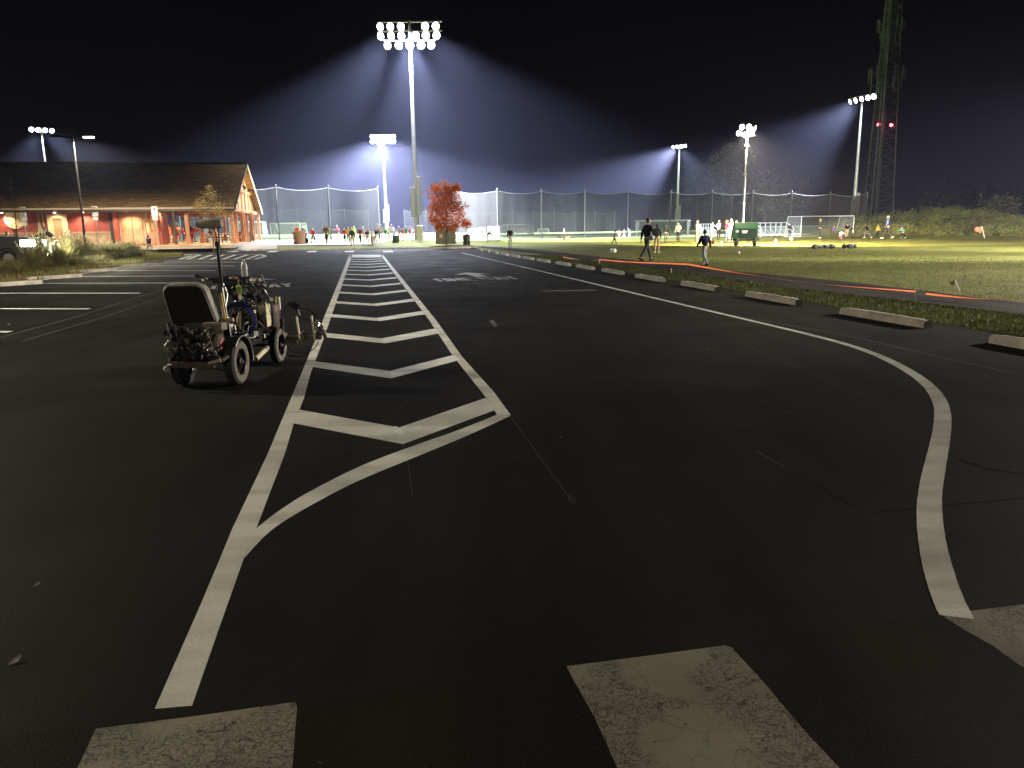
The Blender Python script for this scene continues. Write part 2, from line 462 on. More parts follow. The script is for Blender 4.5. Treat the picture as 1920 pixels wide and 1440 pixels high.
RL = [(865, 474), (930, 488), (1000, 505.5), (1100, 529), (1240, 561.5), (1360, 590.5), (1452.5, 610.7), (1541, 633), (1594, 645.4)]
A, B = [], []
for i, (u, v) in enumerate(RL):
    p = G(u, v, ZP); q = G(*RL[min(i + 1, len(RL) - 1)]) - G(*RL[max(i - 1, 0)]); q.normalize(); nrm = Vector((-q.y, q.x, 0)) * .052
    A.append(tuple(p + nrm)); B.append(tuple(p - nrm))
A += [tuple(G(u, v, ZP)) for u, v in [(1641, 657), (1690, 678), (1735, 703), (1762, 727), (1779, 750), (1786.5, 772), (1786.7, 800), (1779, 842), (1772, 881), (1766, 911), (1761.7, 947), (1764, 989), (1775, 1048), (1790.6, 1096), (1810, 1141), (1824, 1162)]][::1]
B2 = [tuple(G(u, v, ZP)) for u, v in [(1637, 664), (1682, 688), (1719, 711), (1737, 727), (1752.8, 750), (1756, 772), (1751, 800), (1741.7, 842), (1730.6, 881), (1722, 911), (1717, 947), (1719, 989), (1728, 1048), (1740, 1096), (1757, 1141), (1764, 1152)]]
# A runs on the far/right side of the line, B on the near/left side
pa = Vector(A[8]); pb = Vector(B[8])
if (Vector(A[9]) - pa).length > (Vector(A[9]) - pb).length: A[:9], B[:9] = B[:9], A[:9]
B += B2
ctr = [(Vector(a_) + Vector(b_)) / 2 for a_, b_ in zip(A, B)]
ctr = [Vector((p.x, p.y, 0)) for p in ctr]
for _ in range(2): ctr = [ctr[0]] + [(ctr[i - 1] + ctr[i] * 2 + ctr[i + 1]) / 4 for i in range(1, len(ctr) - 1)] + [ctr[-1]]
P = []
for i in range(len(ctr) - 1):
    p0, p1, p2, p3 = ctr[max(i - 1, 0)], ctr[i], ctr[i + 1], ctr[min(i + 2, len(ctr) - 1)]
    for k in range(6):
        t_ = k / 6; P.append(.5 * ((2 * p1) + (-p0 + p2) * t_ + (2 * p0 - 5 * p1 + 4 * p2 - p3) * t_ * t_ + (-p0 + 3 * p1 - 3 * p2 + p3) * t_ ** 3))
P.append(ctr[-1]); A, B = [], []
for i, p in enumerate(P):
    d = P[min(i + 1, len(P) - 1)] - P[max(i - 1, 0)]; d.normalize(); w_ = .052 + .010 * smooth((12 - p.y) / 8); nn = Vector((-d.y, d.x, 0)) * (w_ + rnd.uniform(-.0015, .0015))
    A.append((p.x + nn.x, p.y + nn.y, ZP + .0008)); B.append((p.x - nn.x, p.y - nn.y, ZP + .0008))
g = MB(); g.strip(A, B); struct(g, 'lane_line', m_paint)

# crazed crosswalk bars on the old road
def bar(pts):
    g = MB(); g.poly([tuple(G(u, v, ZP)) for u, v in pts]); return struct(g, 'crosswalk_bar', m_cross)
bar([(180, 1366), (370, 1342), (553, 1316), (557, 1325), (548, 1442), (535, 1600), (62, 1600), (144, 1442)])
bar([(1062, 1249), (1210, 1230), (1359, 1210), (1371, 1213), (1431, 1278), (1503, 1364), (1575, 1441), (1700, 1580), (1205, 1580), (1158, 1441), (1115, 1345), (1077, 1278)])
bar([(1764, 1153), (1826, 1144.5), (1920, 1133), (2100, 1110), (2400, 1290), (2100, 1370), (1920, 1251), (1910, 1246), (1862, 1211), (1814, 1184)])

# parking stripes on the left
sr = [(20, 622), (167, 579), (262, 549.5), (328, 530.6), (373, 517.4), (404, 507.4), (439, 498.5), (460, 491.6)]
for i, (u, v) in enumerate(sr):
    p = G(u, v, ZP); q = Vector((p.x - 5.35, p.y + (.92 if i > 2 else .75), ZP))
    if i >= 3: q = G(*[(78, 531), (152, 518), (215, 507), (262, 499), (301, 491)][i - 3], ZP)
    w = .085
    g = MB(); g.strip([(p.x, p.y + w, ZP), (q.x, q.y + w, ZP)], [(p.x, p.y - w, ZP), (q.x, q.y - w, ZP)]); struct(g, 'parking_stripe', m_fresh_sheen)
# hatched island end
g = MB()
def seg(a, b, w=.09):
    p, q = G(*a, ZP), G(*b, ZP); d = (q - p).normalized(); nn = Vector((-d.y, d.x, 0)) * w
    g.add([p + nn, p - nn, q - nn, q + nn], [(0, 1, 2, 3)])
for a, b in (((336, 486), (478, 486)), ((478, 486), (498, 480.5)), ((498, 480), (488, 477)), ((488, 477), (362, 479)), ((362, 479), (336, 486))): seg(a, b)
for k in range(6):
    u = 352 + k * 22; seg((u, 485.8), (u + 24 if u + 24 < 486 else 486, 477.6), .09)
struct(g, 'hatched_marking', m_paint)
# far crosswalk dashes
for u in (437, 512, 585, 655, 728):
    p = G(u, 471.5, ZP); g = MB(); g.box((p.x, p.y, ZP), (.62, 2.6, .0008), rz=R(11)); struct(g, 'crosswalk_bar', m_paint)

# ONE WAY lettering and arrows
def stroke_text(txt, o, ax, ay, mat, name='pavement_lettering', ch=1.0, cw=.62, st=.13):
    F = {'O': [[(0, 0), (1, 0), (1, 1), (0, 1), (0, 0)]], 'N': [[(0, 0), (0, 1), (1, 0), (1, 1)]], 'E': [[(1, 0), (0, 0), (0, 1), (1, 1)], [(0, .5), (.8, .5)]],
         'W': [[(0, 1), (.25, 0), (.5, .7), (.75, 0), (1, 1)]], 'A': [[(0, 0), (.5, 1), (1, 0)], [(.2, .4), (.8, .4)]], 'Y': [[(0, 1), (.5, .5), (1, 1)], [(.5, .5), (.5, 0)]]}
    g = MB(); x = 0.0
    for chh in txt:
        if chh == ' ': x += .6; continue
        for line in F[chh]:
            for (a, b) in zip(line, line[1:]):
                p = o + ax * ((x + a[0]) * cw) + ay * (a[1] * ch); q = o + ax * ((x + b[0]) * cw) + ay * (b[1] * ch)
                d = (q - p).normalized(); nn = Vector((-d.y, d.x, 0)) * st / 2; p = p - d * st * .5; q = q + d * st * .5
                g.add([p + nn, p - nn, q - nn, q + nn], [(0, 1, 2, 3)])
        x += 1.6
    return struct(g, name, mat)
m_letter = paint('worn_letter_paint', (.50, .49, .44), 1.0, dirt=.5)
def oneway(p0, p1, tipc):
    ax = (p1 - p0); L = ax.length; ax.normalize(); ay = Vector((-ax.y, ax.x, 0))
    cw = L / (6 * 1.6 + .6)
    stroke_text('ONE WAY', p0, ax, ay, m_letter, ch=1.25, cw=cw, st=.115)
    g = MB(); c0 = tipc
    pts = [(-.17, 0), (.17, 0), (.17, 1.3), (.5, 1.15), (0, 2.3), (-.5, 1.15), (-.17, 1.3)]
    g.poly([tuple(c0 + ax * a * 1.25 + ay * b) for a, b in pts]); struct(g, 'arrow_marking', m_letter)
oneway(G(829, 527.5, ZP), G(985, 522.5, ZP), G(903, 518.2, ZP))
oneway(G(398, 542, ZP), G(556, 536.5, ZP), G(482, 529.5, ZP))

# chalk layout lines, a seam, faded old markings
def thin(pts, w, mat, name, z=.0045):
    z = z * .22 if z < .006 else ZP + .0012
    P = [G(u, v, z) for u, v in pts]; g = MB(); A, B = [], []
    for i, p in enumerate(P):
        d = P[min(i + 1, len(P) - 1)] - P[max(i - 1, 0)]; d.normalize(); nn = Vector((-d.y, d.x, 0)) * w; A.append(p + nn); B.append(p - nn)
    g.strip(A, B); return struct(g, name, mat, )
thin([(957, 780), (1020, 868), (1060, 922), (1078, 944)], .0022, m_chalk, 'chalk_line')
thin([(1064, 938), (1071, 928), (1080, 936), (1072, 944), (1066, 932)], .0018, m_chalk, 'chalk_line')
thin([(756, 833), (767, 880), (773, 928)], .0016, m_chalk, 'chalk_line')
thin([(537, 849), (640, 843), (755, 837), (940, 821)], .0016, m_chalk, 'chalk_line', z=.0062)
thin([(0, 633), (150, 592), (318, 538)], .012, m_chalk, 'chalk_line')
thin([(40, 640), (190, 596), (330, 548)], .010, m_chalk, 'chalk_line', z=.0054)
thin([(1400, 595), (1600, 632), (1900, 700)], .008, m_chalk, 'chalk_line', z=.0058)
thin([(1418, 845), (1500, 893), (1625, 962), (1760, 948), (1940, 932)], .003, m_crackm, 'crack')
thin([(1795, 860), (1850, 878), (1920, 889)], .006, m_crackm, 'crack', z=.005)
g = MB(); g.poly(pix([(917, 601), (925, 600), (934, 611), (926, 613)])); struct(g, 'faded_marking', m_faded)
g = MB(); g.poly(pix([(1015, 545), (1115, 543), (1120, 544.5), (1018, 546.5)])); struct(g, 'faded_marking', m_chalk)

# stains, tyre scuffs and patched places in the sealer
m_scuff = M('tyre_scuff', (.014, .013, .011), rough=.8, var=.5, scale=3)
thin([(1290, 770), (1440, 775), (1560, 770)], .004, m_scuff, 'scuff_mark', z=.0046); thin([(1200, 640), (1310, 690), (1480, 775)], .005, m_scuff, 'scuff_mark', z=.0047); thin([(1380, 640), (1520, 700), (1660, 760)], .005, m_scuff, 'scuff_mark', z=.0048)
thin([(820, 700), (1100, 706), (1300, 712)], .005, m_scuff, 'scuff_mark', z=.0049); thin([(940, 570), (1110, 566), (1230, 560)], .014, m_scuff, 'scuff_mark', z=.0051); #thin([(1690, 1000), (1684, 1050), (1700, 1110)], .004, m_scuff, 'scuff_mark', z=.0052)
# turf, verge, path ------------------------------------------------
def grid_sheet(name, mat, fn, nu, nv, dz):
    vs = []
    for j in range(nv + 1):
        for i in range(nu + 1):
            x, y = fn(i / nu, j / nv); vs.append((x, y, zt(x, y) + dz))
    g = MB(); g.add(vs, [(j * (nu + 1) + i, j * (nu + 1) + i + 1, (j + 1) * (nu + 1) + i + 1, (j + 1) * (nu + 1) + i) for j in range(nv) for i in range(nu)])
    return struct(g, name, mat)
grid_sheet('turf_field', m_turf, lambda a, b: (-90 + a * 150, (84 if a < .5 else 84 + (a - .5) * 50) + b * (112 - max(0, a - .5) * 50)), 60, 12, .0)
PN = [(2300, 668), (2060, 618), (1920, 590), (1720, 566), (1500, 541), (1340, 519), (1200, 499), (1100, 486), (1010, 474), (940, 467), (890, 462)]   # near edge of the path
PF = [(2300, 600), (2060, 583), (1920, 568), (1750, 547), (1560, 525), (1400, 510.5), (1280, 497.5), (1180, 486.5), (1080, 476.5), (1000, 468), (905, 461)]
g = MB(); g.strip([tuple(G(u, v, .012)) for u, v in PN], [tuple(G(u, v, .012)) for u, v in PF]); struct(g, 'path', m_path)
# grass blades along the verge and on the near field (uncountable)
g = MB(); r_ = random.Random(3)
def blade_at(x, y, h):
    a = r_.uniform(0, 6.28)
    g.blade((x, y, -.035), (math.cos(a), math.sin(a)), .006 + .0007 * y * .25, h * r_.uniform(.5, 1.2), (r_.gauss(0, .03), r_.gauss(0, .03)))
pn = [G(u, v) for u, v in PN]
def pnx(y):
    for a, b in zip(pn, pn[1:]):
        if a.y <= y <= b.y: return a.x + (b.x - a.x) * (y - a.y) / (b.y - a.y)
    return pn[0].x if y < pn[0].y else pn[-1].x
for i in range(30000):
    y = 8.5 + (r_.random() ** 1.7) * 34; x0, x1 = edge(y) - .1, pnx(y)
    if x1 - x0 < .1: continue
    t = r_.random(); x = x0 + (x1 - x0) * t
    blade_at(x, y, .085 if .03 < t < .97 else .06)
tag(g.build('grass', m_blade), kind='stuff')
pf = [G(u, v) for u, v in PF]
g = MB()
for i in range(22000):
    y = 12 + (r_.random() ** 1.5) * 30
    xf = None
    for a, b in zip(pf, pf[1:]):
        if a.y <= y <= b.y: xf = a.x + (b.x - a.x) * (y - a.y) / (b.y - a.y); break
    if xf is None: continue
    x = xf + r_.random() * min(14, y * .62)
    if proj((x, y, 0))[0] > 2050: continue
    blade_at(x, y, .055)
tag(g.build('grass', M('field_blades', (.15, .155, .035), rough=.7, var=.4, scale=2.0, spec=.2, trans=.4)), kind='stuff')

# ------------------------------------------------------------------ concrete wheel stops
def stop_mesh(L, seed):
    q = random.Random(seed); g = MB(); n = 14
    prof = [(-.085, 0), (-.078, .085), (-.045, .125), (.045, .125), (.078, .085), (.085, 0)]
    rings = []
    for i in range(n + 1):
        t = i / n; x = (t - .5) * L; k = 1.0 if 0 < i < n else .86
        rings.append([(x, p[0] * k + q.uniform(-.005, .005), max(0, p[1] * k + (q.uniform(-.007, .004) if p[1] else 0))) for p in prof])
    vs = [p for r in rings for p in r]; m_ = len(prof)
    fs = [(i * m_ + j, i * m_ + j + 1, (i + 1) * m_ + j + 1, (i + 1) * m_ + j) for i in range(n) for j in range(m_ - 1)]
    fs += [tuple(range(m_)), tuple(n * m_ + j for j in range(m_))[::-1]]
    g.add(vs, fs); return g
ordn = ['nearest', 'second', 'third', 'fourth', 'fifth', 'sixth', 'seventh', 'eighth', 'ninth', 'tenth', 'eleventh', 'twelfth', 'thirteenth', 'fourteenth', 'fifteenth']
stops = [(6.44, 8.85), (5.96, 12.3), (5.34, 15.75), (4.67, 19.1), (4.0, 22.3), (3.37, 25.6), (2.74, 28.5), (2.12, 31.4), (1.47, 34.5), (.85, 37.3), (.24, 40.1), (-.33, 43.0), (-.95, 46.4), (-1.5, 49.4), (-2.08, 52.7)]
for i, (x, y) in enumerate(stops):
    o = stop_mesh(2.02, i).build('wheel_stop', m_conc, bev=.008); o.location = (x, y, -.004)
    o.rotation_euler = (0, 0, math.atan2(DY, DX) + rnd.uniform(-.015, .015))
    lab = 'grey concrete wheel stop cut off by the picture edge beside the grass verge' if i == 0 else f'pale concrete wheel stop on the grass verge edge, {ordn[i-1]} full one from the camera'
    tag(o, lab, 'wheel stop', 'concrete wheel stops along the grass verge')
ls = [((-60, 541), (78, 532)), ((52, 526), (152.5, 519.5)), ((133, 512.5), (215, 508)), ((197, 502), (262, 499.5)), ((247, 494), (301, 491.6)), ((286, 488), (336, 484.5)), ((318, 482), (372, 479))]
for i, (a, b) in enumerate(ls):
    p, q = G(*a), G(*b); L = (q - p).length
    o = stop_mesh(min(2.3, max(1.8, L)), 40 + i).build('wheel_stop', m_conc, bev=.008); c0 = (p + q) / 2
    o.location = (c0.x, c0.y, -.004); o.rotation_euler = (0, 0, math.atan2(q.y - p.y, q.x - p.x))
    tag(o, f'tan wheel stop along the planting bed, {ordn[i]} one counted from the picture edge', 'wheel stop', 'wheel stops along the planting bed')

# ------------------------------------------------------------------ planting bed on the left
bf = [G(*a) for a in ((-500, 560), (-60, 537), (78, 526), (152, 514), (215, 503), (262, 496), (301, 488), (345, 482))]
bb = [G(*a) for a in ((-500, 500), (-60, 494), (40, 489), (110, 486), (170, 483.5), (220, 482), (270, 480), (335, 479))]
g = MB(); g.strip([(p.x, p.y, .03) for p in bf], [(p.x, p.y, .03) for p in bb]); struct(g, 'planting_bed', m_mulch)
g = MB(); g.strip([(p.x, p.y, -.01) for p in bf], [(p.x, p.y, .03) for p in bf]); struct(g, 'bed_edge', m_conc)
m_og = M('dry_ornamental_grass', (.22, .20, .06), rough=.75, var=.5, scale=3, spec=.2, trans=.4)
m_plume = M('pale_seed_plumes', (.75, .72, .42), rough=.8, var=.2, scale=6, trans=.4)
def clump(seed, h, spread, nb, npl, droop=.5):
    q = random.Random(seed); g = MB(); p_ = MB()
    for i in range(nb):
        a = q.uniform(0, 6.28); r0 = abs(q.gauss(0, .12)); l = abs(q.gauss(0, 1)) * spread
        b = (r0 * math.cos(a), r0 * math.sin(a), .0); hh = h * q.uniform(.45, 1.05)
        w = q.uniform(.006, .012); d = (-math.sin(a) * w, math.cos(a) * w, 0); pts = []
        for k in range(5):
            t = k / 4; out_ = l * (t ** 2); z = hh * (t - droop * .35 * l * t ** 3)
            pts.append(Vector((b[0] + math.cos(a) * out_, b[1] + math.sin(a) * out_, z)))
        A = [pp + Vector(d) * (1 - .8 * k / 4) for k, pp in enumerate(pts)]; B = [pp - Vector(d) * (1 - .8 * k / 4) for k, pp in enumerate(pts)]
        g.strip(A, B)
    for i in range(npl):
        a = q.uniform(0, 6.28); l = q.uniform(.05, spread * .9); top = Vector((math.cos(a) * l, math.sin(a) * l, h * q.uniform(.85, 1.15)))
        base = top * .8; g.tube([(0, 0, 0), tuple(base * .7), tuple(base)], .004, 3, cap=False)
        for k in range(5):
            c0 = base + (top - base) * (k / 4); r0 = .026 * (1 - abs(k - 1.5) / 4)
            aa = Vector((q.gauss(0, 1), q.gauss(0, 1), 1.6)).normalized() * .06; bb_ = Vector((q.gauss(0, 1), q.gauss(0, 1), 0)).normalized() * r0 * 2
            p_.leaf(c0, aa, bb_)
    return g, p_
PR = []
for k, (h, sp, nb, npl) in enumerate(((.85, .50, 420, 16), (.62, .6, 420, 26), (.95, .38, 380, 12), (.42, .6, 380, 0))):
    a, b = clump(60 + k, h, sp, nb, npl); t = thing('ornamental_grass', 'x', 'plant', (0, 0, -50))
    a.build('leaves', m_og, t)
    if npl: b.build('plumes', m_plume, t)
    PR.append(t)
slots = []
q = random.Random(12)
for i, (u, v, k) in enumerate([(-60, 512, 0), (-20, 520, 3), (8, 516, 3), (35, 520, 3), (20, 508, 3), (50, 508, 3), (66, 513, 0), (80, 500, 2), (92, 508, 3), (112, 505, 0), (128, 495, 2), (70, 494, 1), (140, 504, 3), (150, 493, 0), (165, 499, 3), (172, 490, 1), (188, 494, 3), (192, 487, 1), (207, 490, 1), (222, 490, 1), (214, 485, 1), (236, 486.5, 1), (250, 485.5, 1), (262, 484.5, 3), (100, 489, 1), (50, 491, 3), (130, 487, 1), (158, 486, 1)]):
    p = G(u, v); slots.append((p, k, u))
used = set()
tall = {0: 'tall dark arching ornamental grass', 1: 'pale plumed ornamental grass', 2: 'upright feathery ornamental grass', 3: 'low spreading ornamental grass'}
side = {0: 0, 1: 0, 2: 0, 3: 0}
slots.sort(key=lambda s: s[2])
for p, k, u in slots:
    side[k] += 1
    lab = f'{tall[k]} in the planting bed, {ordn[min(side[k]-1, 14)] if side[k] > 1 else "first"} of its kind from the picture edge'
    s = q.uniform(1.2, 1.6)
    if k in used: o = copy_tree(PR[k], lab, (p.x, p.y, .02), q.uniform(0, 6.28), s)
    else:
        o = PR[k]; used.add(k); o.location = (p.x, p.y, .02); o['label'] = lab; o.scale = (s,) * 3
    o['group'] = 'ornamental grasses in the planting bed'
g = MB()
for i in range(14000):
    t = q.random(); k = min(int(t * 7), 6); f = t * 7 - k; s = q.random()
    a = bf[k].lerp(bf[k + 1], f); b = bb[k].lerp(bb[k + 1], f); p = a.lerp(b, s)
    if p.x < -24: continue
    an = q.uniform(0, 6.28)
    g.blade((p.x, p.y, .02), (math.cos(an), math.sin(an)), .012, q.uniform(.08, .28), (q.gauss(0, .08), q.gauss(0, .08)))
tag(g.build('ground_cover', m_og), kind='stuff')

# ------------------------------------------------------------------ sidewalk, grass strip, curbs at the far side of the lot
def strip_px(A, B, dz=0.0):
    g = MB(); g.strip([tuple(at(u, v) + Vector((0, 0, dz))) for u, v in A], [tuple(at(u, v) + Vector((0, 0, dz))) for u, v in B]); return g
g = MB()
kerb = [(-70, 52.0), (-40, 56.5), (-22, 58.4), (-12, 58.2), (-5.0, 57.9)]
for (a, b) in zip(kerb, kerb[1:]):
    d = Vector((b[0] - a[0], b[1] - a[1], 0)); L = d.length; an = math.atan2(d.y, d.x)
    g.box(((a[0] + b[0]) / 2, (a[1] + b[1]) / 2 + .08, .04), (L, .16, .14), rz=an)
struct(g, 'kerb', m_conc)
g = MB()
A = [(-70, 52.3, .09), (-40, 56.8, .09), (-22, 58.7, .1), (-17.5, 58.6, .1)]
B = [(-72, 56.3, .52), (-42, 60.6, .52), (-24, 61.5, .42), (-18.5, 62, .34)]
g.strip(A, B); struct(g, 'sidewalk', m_walk)
# plaza of paving where the crowd walks
g = MB()
xs_ = [-30, -24, -18, -14, -11.5]
g.strip([(x, 62.3, zt(x, 62.3) + .02) for x in xs_], [(x, 84, zt(x, 84) + .02) for x in xs_]); struct(g, 'pavement', m_walk)
# ------------------------------------------------------------------ ride-on line striping machine
m_blk = M('black_steel', (.012, .012, .012), rough=.38, var=.3, scale=9)
m_blkp = M('black_plastic', (.010, .010, .010), rough=.5)
m_tyre = M('tyre_rubber', (.020, .019, .018), rough=.8, bump=.3, bscale=120)
m_dusty = M('dusty_sidewall', (.16, .145, .12), rough=.85, var=.25, scale=18)
m_rim = M('dark_rim', (.03, .022, .02), rough=.3, metal=.7, var=.4, scale=20)
m_chrome = M('bare_metal', (.62, .60, .55), rough=.22, metal=1.0, var=.2, scale=30)
m_alu = M('dull_aluminium', (.36, .34, .31), rough=.45, metal=.8, var=.3, scale=20)
m_rust = M('dusty_brown_steel', (.085, .06, .048), rough=.6, metal=.3, var=.5, scale=14)
m_jug = M('cream_plastic', (.72, .64, .44), rough=.45, var=.12, scale=12)
m_blue = M('blue_hose', (.007, .009, .09), rough=.35)
m_red = M('red_recoil_cover', (.42, .09, .06), rough=.5, var=.25, scale=25)
m_green = M('lime_plastic', (.35, .55, .10), rough=.4)
m_bottle = M('clear_bottle', (.75, .75, .72), rough=.08, spec=.8, alpha=.55)
m_roller = M('grey_roller_nap', (.62, .56, .45), rough=.95, bump=.7, bscale=90, var=.15, scale=30)
m_seatrim = M('pale_seat_edge', (.40, .36, .30), rough=.4, var=.3, scale=10)  # pale tone for the backrest rim, also on a few small fittings
m_brass = M('brass_fitting', (.55, .38, .10), rough=.35, metal=.8)
m_hose = M('black_hose', (.009, .009, .009), rough=.3)

mc = thing('line_striping_machine', 'ride-on line striping machine with black seat, blue hose and side spray arm', 'striping machine', (-3.08, 7.74, 0), R(-1.5))
def wheel(x, y, r, w, name_side):
    s = 1 if x > 0 else -1
    T = MB()
    prof = [(r * .56, -w * .42), (r * .72, -w * .5), (r * .90, -w * .46), (r * .985, -w * .32), (r, 0), (r * .985, w * .32), (r * .90, w * .46), (r * .72, w * .5), (r * .56, w * .42)]
    T.lathe(prof, 40, (x, y, r), 'X', cap=False)
    tyre = T.build('wheel', m_tyre, mc, smooth=True)
    # dusty whitewall-like side band on the outer side
    S = MB(); zz = w * .505 * s
    S.lathe([(r * .60, zz * .92), (r * .66, zz * 1.03), (r * .80, zz * 1.04), (r * .885, zz * .965)], 40, (x, y, r), 'X', cap=False)
    S.build('sidewall', m_dusty, tyre, smooth=True)
    Q = MB()
    Q.lathe([(r * .575, -w * .40), (r * .59, -w * .46), (r * .54, -w * .42), (r * .50, -w * .10), (r * .20, -w * .05), (r * .20, w * .05), (r * .50, w * .10), (r * .54, w * .42), (r * .59, w * .46), (r * .575, w * .40)], 32, (x, y, r), 'X', cap=False)
    Q.lathe([(r * .20, -w * .5), (r * .20, w * .45), (r * .12, w * .52)], 16, (x, y, r), 'X')
    Q.build('rim', m_rim, tyre, smooth=True)
    for k in range(5):
        a = k * 2 * math.pi / 5 + .4; Bn = MB()
        Bn.lathe([(.011, 0), (.011, .012 * s)], 6, (x + w * .10 * s, y + math.cos(a) * r * .36, r + math.sin(a) * r * .36), 'X'); Bn.build('wheel_nut', m_chrome, tyre)
    Bn = MB(); Bn.lathe([(.022, 0), (.018, .05 * s)], 10, (x + w * .2 * s, y, r), 'X'); Bn.build('hub_cap', m_chrome, tyre)
for x, y, r, w in ((.275, 0, .232, .115), (-.275, 0, .232, .115), (.285, 1.27, .212, .10), (-.25, 1.27, .212, .10)): wheel(x, y, r, w, '')
g = MB()
for x in (-.155, .155):
    g.box((x, .58, .31), (.05, 1.62, .055))
for y in (-.2, .18, .62, 1.0, 1.36): g.box((0, y, .31), (.31, .05, .045))
g.cyl((-.28, 0, .232), (.28, 0, .232), .019); g.cyl((-.27, 1.27, .212), (.30, 1.27, .212), .017)
for x in (-.2, .2):
    g.box((x, 1.27, .27), (.04, .06, .12)); g.box((x, 0, .27), (.04, .06, .12))
g.box((0, .45, .345), (.36, .9, .012))
g.build('frame', m_blk, mc, bev=.006)
g = MB(); g.box((-.02, -.335, .262), (.42, .045, .06)); g.tube([(.17, -.33, .262), (.25, -.30, .30), (.285, -.23, .33)], .024, 8); g.tube([(-.22, -.33, .262), (-.29, -.3, .25)], .02, 8)
g.build('rear_bumper', m_rust, mc, bev=.006)
g = MB(); g.tube([(.14, -.345, .275), (.25, -.325, .305)], .022, 8); g.build('bumper_tip', m_seatrim, mc)
g = MB(); g.tube([(-.31, -.30, .225), (-.29, -.33, .215)], .03, 8); g.build('bumper_tip', m_seatrim, mc)
# fenders: arches over the rear wheels
for x in (.275, -.275):
    g = MB(); A, B, A2, B2 = [], [], [], []
    for k in range(13):
        a = R(-8 + k * 12.0); rr = .262
        y, z = math.cos(a) * rr, .232 + math.sin(a) * rr
        A.append((x - .075, y, z)); B.append((x + .075, y, z)); A2.append((x - .075, y * 1.02, z + .006)); B2.append((x + .075, y * 1.02, z + .006))
    g.strip(A, B); g.strip(B2, A2); g.strip(B, B2); g.strip(A2, A)
    f = g.build('fender', m_blk, mc, smooth=True)
    g = MB(); g.tube([Vector(p) + Vector((.004 * (1 if x > 0 else -1), 0, .004)) for p in (B if x > 0 else A)], .0075, 6); g.build('fender_edge', m_alu, f)
# rear engine
en = MB(); en.box((-.02, -.10, .45), (.30, .30, .22)); en.box((-.03, -.12, .60), (.24, .22, .10), taper=.8)
for k in range(9): en.box((-.02, -.10, .365 + k * .022), (.33, .33, .006))
eng = en.build('engine', m_blk, mc, bev=.008)
g = MB(); g.lathe([(.115, 0), (.118, .03), (.10, .055), (.062, .062)], 28, (.135, -.13, .43), 'X'); g.build('recoil_housing', m_rust, eng, smooth=True)
g = MB(); g.lathe([(.072, 0), (.072, .012), (.045, .02), (.012, .022)], 28, (.195, -.13, .43), 'X'); g.build('recoil_cover', m_red, eng, smooth=True)
g = MB(); g.tube([(.10, -.24, .60), (.115, -.25, .48), (.13, -.245, .42), (.16, -.22, .34), (.19, -.17, .30)], .014, 8, flat=2.2); g.build('engine_shroud', m_seatrim, eng, smooth=True)
for fx, fr in ((.09, .1), (.20, -.1)): g = MB(); g.box((fx, -.15, .617), (.095, .125, .078), rz=fr); g.build('air_filter', M('dusty_filter_box', (.24, .20, .17), rough=.7, var=.35, scale=20), eng, bev=.012)
g = MB(); g.lathe([(.034, 0), (.036, -.02), (.028, -.03)], 18, (-.09, -.255, .485), 'Y'); g.build('fuel_cap', M('dull_olive_cap', (.13, .12, .08), rough=.5), eng, smooth=True)
g = MB(); g.cyl((-.28, -.22, .66), (-.20, -.30, .50), .026, 10); g.cyl((-.17, -.28, .60), (-.16, -.29, .52), .008, 6); g.build('muffler', m_blkp, eng, smooth=True)
# clutter of fittings: bolts, brackets, pipes at the back of the engine and under the console
q = random.Random(5)
gm, gb = MB(), MB()
for i in range(95):
    c0 = (q.uniform(-.30, .13), q.uniform(-.33, -.22), q.uniform(.30, .60)); t = gm if q.random() < .45 else gb
    if q.random() < .5: t.box(c0, (q.uniform(.012, .06), q.uniform(.01, .04), q.uniform(.01, .05)), rz=q.uniform(0, 3))
    else:
        d = Vector((q.uniform(-1, 1), q.uniform(-.4, .4), q.uniform(-1, 1))).normalized() * q.uniform(.015, .06); t.cyl(Vector(c0) - d, Vector(c0) + d, q.uniform(.004, .012), 7)
tag(gm.build('engine_clutter', m_alu, eng), kind='stuff'); tag(gb.build('engine_clutter', m_blkp, eng), kind='stuff')
gm, gb = MB(), MB()
for i in range(210):
    c0 = Vector((q.uniform(.02, .27), q.uniform(.32, 1.22), 0)); c0.z = .36 + q.random() ** 1.2 * .42 * (1 if c0.y > .5 else .5)
    t = gm if q.random() < .38 else gb
    if q.random() < .35: t.box(c0, (q.uniform(.012, .05), q.uniform(.015, .07), q.uniform(.015, .06)), rz=q.uniform(0, 3))
    else:
        d = Vector((q.uniform(-.6, .6), q.uniform(-1, 1), q.uniform(-1, .6))).normalized() * q.uniform(.015, .07); t.cyl(c0 - d, c0 + d, q.uniform(.003, .012), 7)
for i in range(70):
    c0 = Vector((q.uniform(-.02, .28), q.uniform(.55, 1.0), q.uniform(.72, 1.02))); t = gm if q.random() < .33 else gb
    d = Vector((q.uniform(-1, 1), q.uniform(-1, 1), q.uniform(-1, .8))).normalized() * q.uniform(.015, .06); t.cyl(c0 - d, c0 + d, q.uniform(.004, .014), 7)
pu = thing('x', None, None); bpy.data.objects.remove(pu)
pump = MB(); pump.box((.08, .95, .50), (.26, .30, .28)); pump.cyl((.10, 1.0, .5), (.10, 1.0, .84), .05, 16); pump.cyl((.2, .78, .36), (.2, .78, .60), .035, 14)
pump = pump.build('paint_pump', m_blk, mc, bev=.012)
tag(gm.build('pump_clutter', m_alu, pump), kind='stuff'); tag(gb.build('pump_clutter', m_blkp, pump), kind='stuff')
